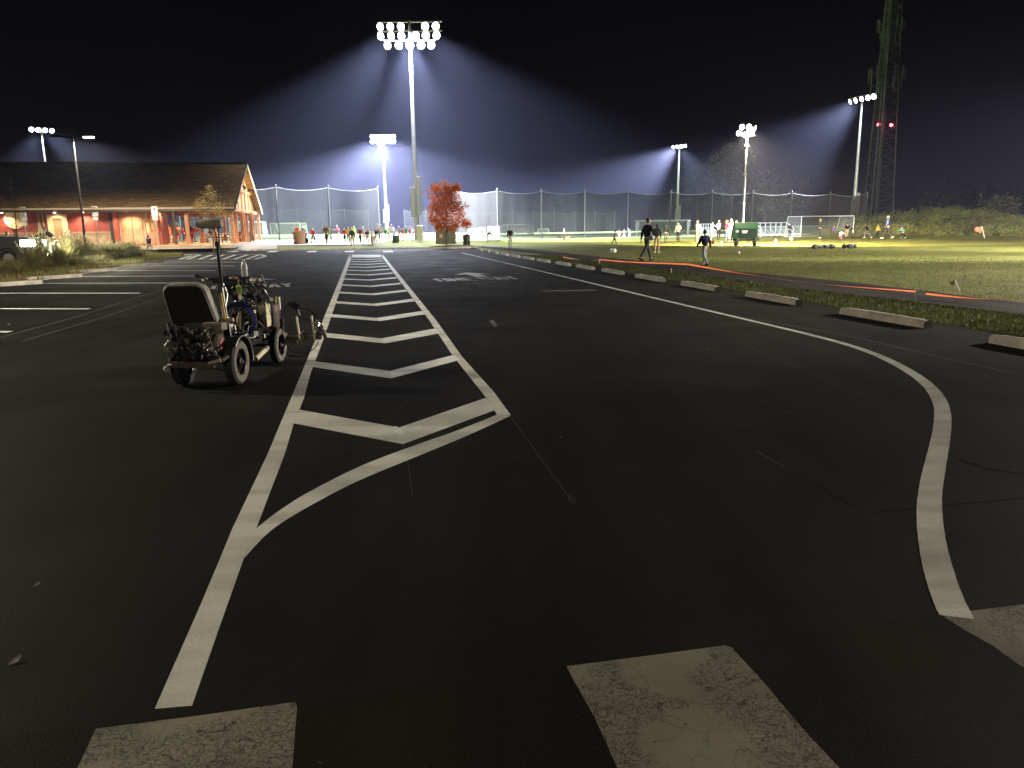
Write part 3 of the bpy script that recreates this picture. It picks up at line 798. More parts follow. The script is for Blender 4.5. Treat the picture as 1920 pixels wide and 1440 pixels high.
# seat
def rr_outline(w, h, r, n=6):
    o = []
    for cx_, cz_, a0 in ((w / 2 - r, h / 2 - r, 0), (-w / 2 + r, h / 2 - r, 90), (-w / 2 + r * .6, -h / 2 + r * .6, 180), (w / 2 - r * .6, -h / 2 + r * .6, 270)):
        rr = r if a0 < 180 else r * .6
        for k in range(n + 1):
            a = R(a0 + 90 * k / n); o.append((cx_ + rr * math.cos(a), cz_ + rr * math.sin(a)))
    return o
SX, SYY = -.135, -.02
def seat_slab(y0, y1, w0, h, r, taper, tilt, zc, mat, name, par, s1=.94):
    g = MB(); g.T = Matrix.Translation((SX, SYY, zc)) @ Matrix.Rotation(tilt, 4, 'X')
    o = rr_outline(w0, h, r); n = len(o)
    lay = [(y0, s1), (y0 + .012, 1.0), (y1 - .012, 1.0), (y1, s1)]
    vs = []
    for y, s in lay:
        for (x, z) in o:
            k = 1 - taper * (z / h + .5); vs.append((x * s * k - (z + h * .5) * .17 + .03, y, z * s))
    fs = [(i * n + j, (i + 1) * n + j, (i + 1) * n + (j + 1) % n, i * n + (j + 1) % n) for i in range(3) for j in range(n)]
    fs += [tuple(range(n)), tuple(3 * n + j for j in range(n))[::-1]]
    g.add(vs, fs); return g.build(name, mat, par, smooth=True)
TILT = R(9)
seat = MB(); seat.T = Matrix.Translation((SX + .02, .20, .635)); seat.box((0, 0, 0), (.42, .42, .09)); seat = seat.build('seat', m_blkp, mc, bev=.03)
br = seat_slab(-.035, .085, .475, .42, .10, .10, TILT, .825, m_seatrim, 'backrest', mc)
seat_slab(-.052, -.030, .452, .398, .088, .10, TILT, .822, m_blkp, 'backrest_shell', br, .97)
g = MB(); g.T = Matrix.Translation((SX, SYY, .825)) @ Matrix.Rotation(TILT, 4, 'X'); g.tube([(.10, -.056, .12), (.14, -.056, -.14)], .004, 5); g.build('shell_crease', m_blk, br)
g = MB(); g.box((SX + .05, .02, .595), (.42, .06, .025)); g.box((SX - .12, .1, .50), (.03, .3, .17)); g.box((SX + .2, .1, .50), (.03, .3, .17)); g.box((.03, .05, .60), (.22, .05, .02), rz=.1)
g.build('seat_bracket', m_rust, mc, bev=.005)
# tall pole with roller
px, py = .165, .10
def pl(t): return (px - .02 * t * 1.1, py, .30 + t * 1.15)
g = MB(); g.tube([(px + .015, py, .32), pl(.28)], .038, 12); g.tube([pl(.28), pl(.99)], .0165, 12); g.build('pole', m_blk, mc, smooth=True)
g = MB(); g.tube([(px + .052, py - .02, .34), (px + .03, py - .022, .62)], .008, 8); g.build('chrome_rod', m_chrome, mc, smooth=True)
g = MB(); g.tube([(px + .022, py - .022, .66), (px - .002, py - .022, .98)], .0075, 8); g.tube([(px - .02, py - .024, .66), (px - .04, py - .022, .92)], .006, 8); g.build('chrome_rod', m_chrome, mc, smooth=True)
g = MB(); g.tube([(px + .006, py - .03, .66), (px - .016, py - .03, .93)], .009, 8); g.lathe([(.034, 0), (.038, .012), (.034, .03)], 14, (px + .005, py - .01, .645)); g.build('brass_fitting', m_brass, mc, smooth=True)
g = MB(); g.box((px + .05, py - .02, .652), (.075, .05, .04)); g.box((px - .06, py, .642), (.10, .04, .03)); g.build('pole_clamp', m_seatrim, mc, bev=.01)
g = MB(); e0 = Vector(pl(.99)); g.tube([e0, e0 + Vector((-.012, 0, .11)), e0 + Vector((-.04, 0, .135))], .0055, 7); g.tube([e0 + Vector((.0, 0, .0)), e0 + Vector((-.002, 0, -.05))], .026, 10)
rod = g.build('roller_rod', m_blk, mc, smooth=True)
g = MB(); c0 = e0 + Vector((-.052, 0, .175))
g.lathe([(.012, -.128), (.036, -.122), (.046, -.10), (.049, 0), (.047, .09), (.038, .115), (.015, .122)], 20, c0, 'X')
rl = g.build('paint_roller', m_roller, rod, smooth=True); 
g = MB(); g.lathe([(.02, -.136), (.036, -.131), (.040, -.118)], 16, c0, 'X'); g.build('roller_cap', m_blkp, rod, smooth=True)
# control console, handlebars, bottle
cs = MB(); cs.box((.0, .80, .93), (.30, .20, .16), taper=.85); cs.box((-.02, .80, 1.01), (.36, .16, .05)); cs.tube([(0, .85, .40), (0, .80, .88)], .03, 10)
cs.tube([(-.27, .70, 1.02), (-.20, .78, 1.03), (.05, .82, 1.05), (.2, .78, 1.03), (.26, .66, 1.0)], .013, 8)
cs = cs.build('control_console', m_blkp, mc, bev=.012)
g = MB(); g.cyl((-.29, .68, 1.02), (-.25, .72, 1.022), .019, 10); g.build('handle_grip', m_jug, cs, smooth=True); g = MB(); g.cyl((.24, .70, 1.01), (.27, .645, .995), .02, 10); g.build('handle_grip', m_jug, cs, smooth=True)
g = MB(); g.sphere((.045, .70, 1.035), (.05, .03, .022)); g.build('palm_rest', M('pinkish_leather', (.35, .22, .17), rough=.6), cs, smooth=True)
g = MB(); g.box((.10, .69, .90), (.058, .012, .075), rz=.15); g.sphere((.10, .69, .935), (.034, .012, .03)); g.build('tape_measure', m_green, cs, bev=.008)
g = MB(); g.tube([(.105, .68, .87), (.11, .67, .80)], .012, 6); g.build('tag_strip', m_jug, cs); g = MB(); g.box((.105, .68, .985), (.014, .01, .07)); g.build('tag_strip', m_jug, cs)
bt = thing('water_bottle', 'clear plastic water bottle standing on the striping machine console', 'bottle', (-3.08 + .155, 7.74 + .80, 1.045), 0)
g = MB(); g.lathe([(.030, 0), (.034, .008), (.034, .05), (.031, .06), (.034, .07), (.034, .12), (.030, .135), (.015, .160), (.013, .172)], 20); g.build('bottle_body', m_bottle, bt, smooth=True)
g = MB(); g.lathe([(.015, .172), (.015, .188)], 14); g.build('cap', M('white_cap', (.8, .8, .78), rough=.4), bt)
g = MB(); g.lathe([(.0347, .075), (.0347, .11)], 20, cap=False); g.build('bottle_band', M('silver_band', (.6, .6, .55), rough=.3), bt)
# blue hose coil
g = MB()
for k in range(5):
    rr = .165 + .012 * (k % 3); pts = []
    for i in range(28):
        a = 2 * math.pi * i / 28; pts.append((.19 + .03 * math.cos(a) + k * .008 - .02, .62 + math.sin(a + .2) * rr * .35 + k * .012, .60 + math.cos(a) * rr)) if False else pts.append((.13 + math.sin(a) * rr * .82, .50 + k * .013 + math.sin(a) * .07, .595 + math.cos(a) * rr))
    g.tube(pts, .0105, 7, closed=True)
g.build('hose_coil', m_blue, mc, smooth=True)
g = MB(); g.sphere((.14, .56, .58), (.05, .03, .085), 14, 10); g.tube([(.16, .51, .66), (.15, .50, .50)], .006, 6); g.build('glove', M('tan_leather', (.30, .24, .15), rough=.8, var=.4, scale=30), mc, smooth=True)
g = MB(); g.tube([(.03, .28, .50), (.08, .32, .44), (.18, .44, .395), (.26, .62, .40)], .009, 7); g.build('guard_wire', m_alu, mc, smooth=True)
# jugs and bucket
def jug(c0, w, d, h, name):
    g = MB(); g.box((c0[0], c0[1], c0[2] + h / 2), (w, d, h)); g.box((c0[0], c0[1], c0[2] + h + .012), (w * .6, d * .6, .03), taper=.7)
    j = g.build(name, m_jug, mc, bev=.018)
    g = MB(); g.cyl((c0[0] + w * .1, c0[1], c0[2] + h + .02), (c0[0] + w * .1, c0[1], c0[2] + h + .05), .022, 12); g.build('lid', m_blkp, j)
jug((.255, .98, .465), .105, .15, .26, 'solvent_jug'); jug((.165, .84, .50), .075, .12, .215, 'solvent_jug')
g = MB(); g.lathe([(.115, 0), (.125, .02), (.135, .26), (.128, .28)], 24, (.22, 1.20, .42)); g.build('paint_bucket', m_rust, mc, smooth=True)
# hoses
def curve(pts, n=14):
    P = [Vector(p) for p in pts]; P = [P[0] * 2 - P[1]] + P + [P[-1] * 2 - P[-2]]; o = []
    for i in range(1, len(P) - 2):
        for k in range(n):
            t = k / n; a, b, c_, d = P[i - 1], P[i], P[i + 1], P[i + 2]
            o.append(.5 * ((2 * b) + (-a + c_) * t + (2 * a - 5 * b + 4 * c_ - d) * t * t + (-a + 3 * b - 3 * c_ + d) * t ** 3))
    o.append(P[-2]); return o
hs = [[(.12, .76, .98), (.22, .80, .93), (.29, .90, .74), (.30, 1.0, .52), (.33, 1.15, .42)], [(.08, .72, .98), (.20, .74, .90), (.24, .80, .72), (.25, .88, .50), (.28, 1.1, .40)],
      [(.02, .70, .95), (.12, .70, .86), (.19, .78, .66), (.20, .85, .44)], [(.15, .82, 1.0), (.30, .92, .88), (.33, 1.02, .66), (.30, 1.1, .46)], [(-.2, .6, 1.02), (-.3, .5, 1.1), (-.22, .42, 1.06), (-.1, .45, .9)],
      [(-.05, .66, .98), (.03, .55, .86), (.02, .45, .66), (.08, .4, .46)], [(.19, .9, .96), (.27, 1.05, .8), (.25, 1.12, .62)]]
for h in hs:
    g = MB(); g.tube(curve(h, 6), .0085, 6); g.build('hose', m_hose, mc, smooth=True)
g = MB(); g.tube([(.27, .55, .165), (.27, .86, .215)], .03, 12); g.build('exhaust_pipe', m_jug, mc, smooth=True)
g = MB(); g.tube([(.27, .86, .215), (.27, .93, .23)], .034, 12); g.build('exhaust_clamp', m_alu, mc, smooth=True)
g = MB(); g.tube([(.02, -.24, .24), (.11, -.2, .215), (.19, -.15, .17)], .007, 6); g.tube([(.27, .26, .26), (.275, .45, .14)], .006, 6); g.build('brake_cable', m_hose, mc, smooth=True)
# front spray arm reaching out to the side
arm = MB(); arm.box((.50, 1.50, .265), (.50, .055, .05)); arm.box((.28, 1.42, .30), (.10, .2, .06)); arm.box((.40, 1.50, .225), (.10, .05, .05))
arm = arm.build('spray_arm', m_rust, mc, bev=.008)
g = MB(); g.tube([(.305, 1.36, .28), (.30, 1.36, .62)], .021, 10); g.box((.325, 1.36, .48), (.04, .06, .08)); g.box((.295, 1.37, .36), (.08, .07, .16)); g.build('arm_post', m_blkp, arm, smooth=False)
g = MB(); g.tube([(.30, 1.36, .62), (.297, 1.36, .77)], .026, 10); g.build('post_sleeve', m_jug, arm, smooth=True)
g = MB(); g.box((.46, 1.50, .66), (.10, .10, .085), rot=Euler((.2, .5, .2)).to_matrix()); g.box((.41, 1.48, .68), (.06, .05, .05)); g.tube([(.50, 1.5, .70), (.545, 1.5, .60)], .004, 5); g.build('spray_switch_box', m_blkp, arm, bev=.008)
g = MB(); g.tube([(.465, 1.50, .62), (.49, 1.50, .53)], .022, 8); g.build('box_bracket', m_rust, arm)
for (x, z0, z1) in ((.475, .24, .52), (.655, .22, .535)):
    g = MB(); g.tube([(x + .02, 1.47, z0), (x - .005, 1.47, z1)], .0125, 8); g.build('guide_rod', m_jug, arm, smooth=True)
g = MB(); q = random.Random(9)
for i in range(34):
    c0 = Vector((q.uniform(.68, .79), q.uniform(1.44, 1.52), q.uniform(.27, .46))); d = Vector((q.uniform(-1, 1), q.uniform(-.5, .5), q.uniform(-1, 1))).normalized() * q.uniform(.01, .045)
    g.cyl(c0 - d, c0 + d, q.uniform(.003, .010), 7)
g.build('spray_gun', m_chrome, arm)
g = MB(); g.box((.735, 1.48, .345), (.06, .05, .09), rz=.3); g.box((.79, 1.48, .30), (.035, .03, .10), rot=Euler((0, -.35, 0)).to_matrix()); g.tube([(.50, 1.45, .30), (.56, 1.43, .36), (.60, 1.45, .28)], .012, 7); g.tube([(.54, 1.44, .25), (.57, 1.44, .34)], .012, 7); g.build('gun_body', m_rust, arm)
for h in ([(.51, 1.47, .62), (.60, 1.47, .615), (.70, 1.46, .54), (.77, 1.46, .42), (.79, 1.46, .33)], [(.49, 1.46, .54), (.57, 1.44, .50), (.66, 1.44, .47)], [(.30, 1.45, .20), (.42, 1.42, .105), (.56, 1.40, .09), (.68, 1.42, .15), (.73, 1.44, .24)], [(.28, 1.40, .16), (.38, 1.38, .07), (.52, 1.36, .055), (.62, 1.38, .09)],
          [(.31, 1.38, .55), (.37, 1.44, .66), (.42, 1.47, .68)]):
    g = MB(); g.tube(curve(h, 8), .0062, 6); g.build('cable', m_hose, arm, smooth=True)
# ------------------------------------------------------------------ materials for the field
m_wht = M('white_metal', (.78, .78, .76), rough=.4)
m_net = M('goal_net', (.75, .75, .75), rough=.8, alpha=.30)
m_netf = M('black_barrier_netting', (.046, .044, .042), rough=.9, alpha=.70, spec=.1)
m_post = M('grey_post', (.11, .11, .11), rough=.45, metal=.3)
m_dpost = M('dark_post', (.035, .035, .035), rough=.5)
m_wood = M('raw_wood', (.32, .24, .14), rough=.8, var=.25, scale=20)
m_tape = M('orange_barrier_tape', (1.0, .25, .10), rough=.45, trans=.45)
m_green_d = M('green_enamel', (.004, .045, .010), rough=.4)

def net_fence(label, posts, sag, mat_post, name='netting_fence', net=None):
    net = net or m_netf
    """posts: (x, y, height); netting hangs from a sagging cable between them"""
    t = thing(name, label, 'netting fence', (posts[0][0], posts[0][1], zt(posts[0][0], posts[0][1])))
    O = Vector(t.location)
    for x, y, h in posts:
        z0 = zt(x, y); g = MB()
        g.tube([(x, y, z0), (x, y, z0 + h)], [.09, .075], 10); g.sphere((x, y, z0 + h + .03), .13, 8, 6)
        g.build('post', mat_post, t, smooth=True).location = -O
    for (a, b) in zip(posts, posts[1:]):
        g = MB(); n = 14; top, bot = [], []; cab = []
        for i in range(n + 1):
            k = i / n; x, y = a[0] + (b[0] - a[0]) * k, a[1] + (b[1] - a[1]) * k; h = a[2] + (b[2] - a[2]) * k
            z = zt(x, y); zz = z + h - .10 * h * .3 - sag * (1 - (2 * k - 1) ** 2); w = .16 * math.sin(k * 9.4 + a[0])
            top.append((x, y + w * .2, zz)); bot.append((x, y + w, z + .05)); cab.append((x, y + w * .2, zz + .02))
        mid = [((p[0] + q_[0]) / 2, (p[1] + q_[1]) / 2 + .10 * math.sin(i * 1.7 + a[0] * 3), (p[2] + q_[2]) / 2) for i, (p, q_) in enumerate(zip(top, bot))]
        g.strip(top, mid); g.strip(mid, bot); g.build('net_panel', net, t, smooth=True).location = -O
        g = MB(); g.tube(cab, .035, 5); g.build('top_cable', M('net_edge_rope', (.13, .13, .13), rough=.8), t).location = -O
    return t
def postrow(lst, Yf):
    o = []
    for u, v in lst:
        Y = Yf(u); x, y = AU(u, Y); z0 = zt(x, y)
        for _ in range(6):
            uu = proj((x, y, z0 + 6))[0]; x += (u - uu) * y / FPX
        o.append((x, y, zat(x, y, v) - z0))
    return o
net_fence('tall dark netting fence running right behind the red tree to the brush hill', postrow([(850, 355), (932, 355), (1015, 356), (1097, 356.5), (1178, 357), (1258, 358), (1336, 358.5), (1412, 359), (1485.5, 360), (1558, 361), (1627, 362)], lambda u: 92 + 24 * max(0, (u - 932)) / 695), .34, m_post)
net_fence('tall dark netting fence between the building and the gap at mid field', postrow([(330, 346), (423, 347), (517, 348), (615, 349), (708, 351)], lambda u: 88 + (u - 517) * .018), .34, m_dpost, net=M('dimmed_black_netting', (.020, .020, .020), rough=.9, alpha=.70, spec=.1))  # same netting in a darker colour, standing in for dimmer light on this run
net_fence('lower far netting fence seen through the tall one left of the light poles', postrow([(330, 389), (375, 389), (421, 389.5), (467, 390), (512, 390), (557, 390), (602, 390), (646, 391), (690, 392)], lambda u: 185), .30, m_post)
net_fence('lower far netting fence behind the red tree, ending short of the big white goal', postrow([(757, 393), (798, 394), (840, 394), (881, 395), (921, 396), (961, 396), (1000, 396.5), (1039, 397), (1078, 397), (1116, 397), (1153, 397)], lambda u: 185), .30, m_post)

def railfence(label, pts, h=1.15):
    t = thing('chain_link_fence', label, 'fence', (pts[0][0], pts[0][1], 0)); O = Vector(t.location)
    g = MB(); tr = [(x, y, h) for x, y in pts]; g.tube(tr, .035, 6); g.tube([(x, y, .08) for x, y in pts], .02, 5)
    g.build('rail', M('galvanised_pipe', (.30, .38, .36), rough=.4, metal=.4), t).location = -O
    g = MB(); g.strip(tr, [(x, y, .05) for x, y in pts]); g.build('chain_link', M('chain_link_mesh', (.30, .36, .35), rough=.6, alpha=.3), t).location = -O
    for (a, b) in zip(pts, pts[1:]):
        n = max(1, int(math.hypot(b[0] - a[0], b[1] - a[1]) / 3))
        for k in range(n):
            x, y = L2(a, b, k / n); g = MB(); g.cyl((x, y, 0), (x, y, h + .03), .04, 7); g.build('post', M('galvanised_pipe'), t).location = -O
railfence('low chain link fence behind the bleachers at the foot of the brush hill', [AU(1390, 112), AU(1500, 105), AU(1620, 96), AU(1700, 84)])

def goal(label, u0, u1, vt, vb, depth=1.6, r=.06, thick_net=None, skew=0.0, z0=None, lean=0.0):
    """near posts at picture columns u0 and u1, measured bottom row vb and crossbar row vt"""
    a = at(u0, vb); b = at(u1, vb + (u1 - u0) * -.0125)
    d = (b - a); d.z = 0; L = d.length; rz = math.atan2(d.y, d.x); h = zat(a.x, a.y, vt) - a.z
    t = thing('soccer_goal', label, 'goal', tuple(a), rz, 'white soccer goals around the fields')
    g = MB(); g.tube([(0, 0, 0), (0, 0, h), (L, 0, h), (L, 0, 0)], r, 8); g.build('goal_frame', m_wht, t)
    g = MB(); g.tube([(0, 0, h), (skew, depth * .45, h), (skew, depth, 0), (0, 0, .03)], r * .55, 6); g.tube([(L, 0, h), (L + skew, depth * .45, h), (L + skew, depth, 0), (L, 0, .03)], r * .55, 6); g.tube([(skew, depth, .03), (L + skew, depth, .03)], r * .6, 6); g.build('back_stay', m_wht, t)
    g = MB(); A = [(0, 0, h), (L, 0, h)]; B = [(skew, depth * .45, h - .05), (L + skew, depth * .45, h - .05)]; C_ = [(skew, depth, 0), (L + skew, depth, 0)]
    g.strip(A, B); g.strip(B, C_); g.poly([(0, 0, 0), (0, 0, h), (skew, depth * .45, h - .05), (skew, depth, 0)]); g.poly([(L, 0, 0), (L, 0, h), (L + skew, depth * .45, h - .05), (L + skew, depth, 0)])
    g.build('goal_net', thick_net or m_net, t)
    return t
m_net2 = M('dense_white_net', (.8, .8, .8), rough=.8, alpha=.62)
goal('thin white goal with open net in front of the brush hill', 1501, 1599, 406, 444, 2.0, .055, M('thin_goal_net', (.6, .6, .6), rough=.8, alpha=.12), skew=-1.2)
goal('large white goal with dense net behind the standing parents', 1191, 1288, 414.5, 442.5, 1.8, .11, m_net, skew=.6)
goal('white goal with slanting net by the bins', 508, 563, 419, 442.5, 1.8, .10, m_net, skew=1.0)
goal('white goal standing behind the gable end posts', 438, 494, 416.5, 441.5, 1.8, .10, m_net, skew=.4)
goal('white goal behind the pavilion posts, far left one', 332, 382, 415.5, 446, 1.8, .11, m_net2, skew=.4)
goal('white goal behind the person in the black t-shirt', 940, 990, 422, 440.5, 2.4, .10, m_net2, skew=1.2)
goal('small white goal at mid field, the one beside a netting post', 1009, 1029, 429.5, 439, 1.0, .08)
goal('small white goal just right of the red tree', 884, 898, 429, 439, 1.0, .08)
goal('small white goal seen between the pavilion posts', 423, 446, 425, 440, 1.0, .07, skew=.2)
goal('small goal folded beside the small white goal right of the red tree', 899, 910, 426.5, 438, .8, .06)
def panel(label, u0, u1, vt, vb, name='pop_up_bench_shelter'):
    a = at(u0, vb); L = (u1 - u0) / FPX * a.y; b = a + Vector((L, 0, 0)); h = zat(a.x, a.y, vt) - a.z
    t = thing(name, label, 'shelter', tuple(a), 0)
    g = MB(); g.box((L / 2, .6, h / 2), (L, 1.2, h - .1)); g.build('shelter_shell', m_wht, t, bev=.08)
    g = MB(); g.box((L / 2, -.02, h * .16), (L * .9, .04, h * .2)); g.build('bench', m_wht, t)
    return t
panel('white team shelter beside the goal behind the person in the black t-shirt', 914, 937, 423.5, 452)
t = panel('narrow tall white portable toilet beside the tallest light pole', 782.5, 791.5, 421.5, 453, 'portable_toilet')
t['category'] = 'portable toilet'

def bleacher(label, u0, u1, vt, vb, rows=4):
    a = at(u0, vb); L = (u1 - u0) / FPX * a.y; h = zat(a.x, a.y, vt) - a.z
    t = thing('bleachers', label, 'bleachers', tuple(a), 0, 'white metal bleachers')
    for k in range(rows):
        z = .25 + k * h * .16; y = .25 + k * .55
        g = MB(); g.box((L / 2, y, z), (L * .94, .26, .05)); g.box((L / 2, y - .28, z - .14), (L * .94, .22, .03)); g.build('bench', m_wht, t)
    g = MB(); Y = .25 + rows * .55
    for x in (0, L): g.tube([(x, 0, 0), (x, 0, h * .62), (x, Y, h), (x, Y, 0)], .045, 6); g.tube([(x, 0, h * .35), (x, Y, h * .62)], .04, 6)
    g.tube([(0, Y, h), (L, Y, h)], .05, 6); g.tube([(0, Y, h * .72), (L, Y, h * .72)], .035, 6)
    for k in range(7): x = L * k / 6; g.tube([(x, Y, .1), (x, Y, h)], .05, 6); g.tube([(x, 0, .0), (x, Y, h * .6)], .03, 5)
    g.build('railing', m_wht, t)
bleacher('white metal bleachers standing right of the green light tower', 1427, 1486, 418, 444)
bleacher('white metal bleachers behind the chatting parents left of the green light tower', 1318, 1345, 420, 443)

# ------------------------------------------------------------------ tape on stakes, flags
def stake(label, u, v, h, name='tape_stake', m=m_wood, w=.022):
    p = G(u, v); t = thing(name, label, 'stake', tuple(p)); g = MB(); g.box((0, 0, h / 2), (w, w, h)); g.build('stake_shaft', m, t); return t, p
s1, p1 = stake('wooden stake holding orange tape on the verge beside the path', 1289, 519.5, .40)
s2, p2 = stake('short white stake where the orange tape sags to the path', 1717, 566, .22, m=m_wht)
s3, p3 = stake('small far stake with a white top tying off the orange tape', 1124, 494, .16, m=m_wht, w=.05)
def tape(label, pts, w, tw):
    g = MB(); P = curve(pts, 10); A, B = [], []
    for i, p in enumerate(P):
        a = tw * i / len(P) * 6.28 + .3; d = (P[min(i + 1, len(P) - 1)] - P[max(i - 1, 0)]).normalized(); s_ = Vector((-d.y, d.x, 0))
        o = (Vector((0, 0, 1)) * math.cos(a) + s_ * math.sin(a)) * w * (.45 + .55 * abs(math.cos(a))); A.append(p + o); B.append(p - o)
    g.strip(A, B); return tag(g.build('barrier_tape', m_tape, smooth=True), label, 'barrier tape', 'orange barrier tape along the path')
top1 = p1 + Vector((0, 0, .38)); t2 = p2 + Vector((0, 0, .20))
q1 = G(1710, 548, .14)
tape('orange tape stretched from the wooden stake toward the camera along the path', [top1, top1.lerp(t2, .3) + Vector((0, 0, -.07)), top1.lerp(t2, .65) + Vector((0, 0, -.09)), t2], .024, .35)
t3 = p3 + Vector((0, 0, .16))
tape('orange tape between the wooden stake and the far stake', [t3, t3.lerp(top1, .35) + Vector((0, 0, -.03)), t3.lerp(top1, .7) + Vector((0, 0, -.02)), top1], .022, .0)
e_ = G(1056, 482, .08)
tape('farthest short run of orange tape lying by the path', [e_, e_.lerp(t3, .3) + Vector((0, 0, -.05)), e_.lerp(t3, .7) + Vector((0, 0, -.1)), t3], .02, .3)
e2 = G(1736, 551, .1); e3 = G(2080, 572, .2)
tape('orange tape leaving the picture beyond the short white stake', [e2, e2.lerp(e3, .3) + Vector((0, 0, -.03)), e2.lerp(e3, .6), e3], .020, .3)
def flag(label, u, v, vt, col, lean, w=.1, hgt=.1, name='marker_flag', side=-1):
    p = at(u, v); h = zat(p.x, p.y, vt) - p.z
    t = thing(name, label, 'flag', tuple(p)); top = Vector((lean * h, 0, h)); g = MB(); g.tube([(0, 0, 0), top], .006 + .0009 * p.y * .3, 6); g.build('flag_pole', m_wht, t)
    g = MB(); a = top; n = 5; A = [(a.x + side * w * i / n, .02 * math.sin(i * 2), a.z - .01 * i) for i in range(n + 1)]; B = [(x, y + .01, z - hgt * (1 - .1 * i)) for i, (x, y, z) in enumerate(A)]
    g.strip(A, B); g.build('flag_cloth', M('flag_' + name + str(int(col[1] * 100)), col, rough=.6), t)
flag('tiny yellow marker flag leaning on the near grass', 1800, 547, 525, (.65, .42, .03), -.55, .10, .11)
flag('tiny red marker flag on the verge beside the path', 1259, 511.5, 503, (.45, .02, .04), -.1, .10, .09)
flag('red corner flag on a leaning white pole before the brush hill', 1846, 447, 425, (.75, .14, .08), -.33, .62, .55, 'corner_flag')
def ball(label, u, v, col, r=.11):
    p = at(u, v); g = MB(); g.sphere((0, 0, r), r, 14, 10); o = g.build('ball', M('ball_%d' % int(col[0] * 100 + col[2] * 7), col, rough=.4), smooth=True); o.location = p; tag(o, label, 'ball')
ball('white ball on the near grass, left one of a touching pair', 1147, 474, (.8, .8, .75), .13); ball('white ball on the near grass, right one of a touching pair', 1151.5, 474.5, (.8, .8, .75), .13)
ball('bluish ball lying in the lit strip of grass', 1483, 451.5, (.55, .62, .8), .16)
ball('small pale ball lying on the dim grass before the light tower', 1385, 476.5, (.75, .7, .55), .07)

# bags left on the grass
def bag(label, u, v, w, h, seed):
    p = at(u, v); q = random.Random(seed); t = thing('sports_bag', label, 'bag', tuple(p)); g = MB()
    for i in range(4): g.sphere((w * (i / 3 - .5), q.uniform(-.1, .1), h * .4), (w * .2, .18, h * q.uniform(.4, .55)), 12, 8)
    g.build('bag_body', M('dark_bag', (.02, .02, .02), rough=.7), t, smooth=True)
    g = MB(); g.tube([(-w * .3, -.1, h * .5), (0, -.16, h * .95), (w * .3, -.1, h * .5)], .025, 6); g.build('strap', M('bag_strap', (.3, .3, .28), rough=.7), t)
bag('black sports bag lying flat in the lit grass', 1543, 465.5, 1.05, .28, 1); bag('short black sports bag in the lit grass below the thin goal', 1593, 465.5, .60, .32, 2); bag('small dark bag between the two black bags on the lit grass', 1529, 464.5, .25, .2, 3)

# ------------------------------------------------------------------ floodlight poles
m_lens = M('floodlight_lens', (1, 1, 1), emit=(.93, .96, 1.0), es=14, samp=False)
m_lensw = M('warm_floodlight_lens', (1, 1, 1), emit=(1.0, .88, .70), es=14, samp=False)
m_galv = M('galvanised_steel', (.48, .48, .46), rough=.42, metal=.55, var=.12, scale=3)
m_hous = M('lamp_housing', (.20, .20, .20), rough=.5, metal=.5)
m_box = M('ballast_box', (.40, .38, .32), rough=.5, var=.1)
BLUE = (.80, .87, 1.0)
def floodlamp(par, c, d, r, lens=m_lens, name='floodlight'):
    """a bell housing with its bright lens, facing d"""
    Q = Vector(d).to_track_quat('Z', 'Y').to_matrix().to_4x4(); Q.translation = Vector(c)
    g = MB(); g.T = Q; g.lathe([(r * .25, -r * 1.3), (r * .6, -r * .9), (r * .95, -r * .15), (r * 1.04, 0)], 14, cap=True)
    o = g.build(name, m_hous, par, smooth=True)
    g = MB(); g.T = Q; g.lathe([(r * .98, .01), (r * .7, r * .16), (r * .2, r * .22)], 14); g.build('lens', lens, o, smooth=True)
    return o
def pole(label, u, vtop, Y, rows, face, spread=1.0, boxes=True, lens=m_lens, lampr=.40, br=.30):
    x, y = AU(u, Y); z0 = zt(x, y)
    for _ in range(8):
        h = zat(x, y, vtop) - z0; x += (u - proj((x, y, z0 + h))[0]) * y / FPX
    t = thing('floodlight_pole', label, 'floodlight pole', (x, y, z0), 0, 'tall sports field floodlight poles')
    g = MB(); g.tube([(0, 0, 0), (0, 0, h * .25), (0, 0, h)], [br, br * .85, br * .45], 14); g.build('pole', m_galv, t, smooth=True)
    Rz = Matrix.Rotation(face, 4, 'Z')
    for (dz, xs_) in rows:
        g = MB(); g.T = Rz; w = max(abs(a) for a in xs_) * spread + .3; g.box((0, .1, h + dz + .48), (2 * w, .14, .12)); g.build('crossarm', m_galv, t)
        for a in xs_:
            c0 = Rz @ Vector((a * spread, -.1, h + dz)); d = Rz @ Vector((a * .16, -1.0, -.42)); floodlamp(t, c0, d, lampr, lens)
    if boxes:
        for (bx, z0_, z1_) in ((-br * 1.0, h * .11, h * .25), (br * 1.25, h * .12, h * .30)):
            g = MB(); g.box((bx, -br * .7, (z0_ + z1_) / 2), (.42, .35, z1_ - z0_)); g.build('ballast_box', m_box, t, bev=.02)
    return t, Vector((x, y, z0 + h))
R3 = [(-.6, [-2.9, -1.9, -.85, 1.55, 2.6]), (-1.45, [-2.9, -1.85, -.85, .6, 1.6, 2.65]), (-2.35, [-2.25, -1.15, -.05, 1.1, 2.1])]
R2 = [(-.6, [-2.4, -1.6, -.8, 0, .8, 1.6, 2.4]), (-1.5, [-2.4, -1.6, -.8, 0, .8, 1.6, 2.4])]
P1, h1 = pole('tallest floodlight pole, with three rows of lit lamps, in the middle of the view', 767.5, 38, 82, R3, 0.0, lampr=.37)
P2, h2 = pole('floodlight pole with a glaring wide head just left of the tallest pole', 717.5, 251, 172, [(-.6, [-2.3, -1.4, -.5, .5, 1.4, 2.3]), (-1.6, [-2.3, -1.4, -.5, .5, 1.4, 2.3])], 0.0, lampr=.46, br=.40)
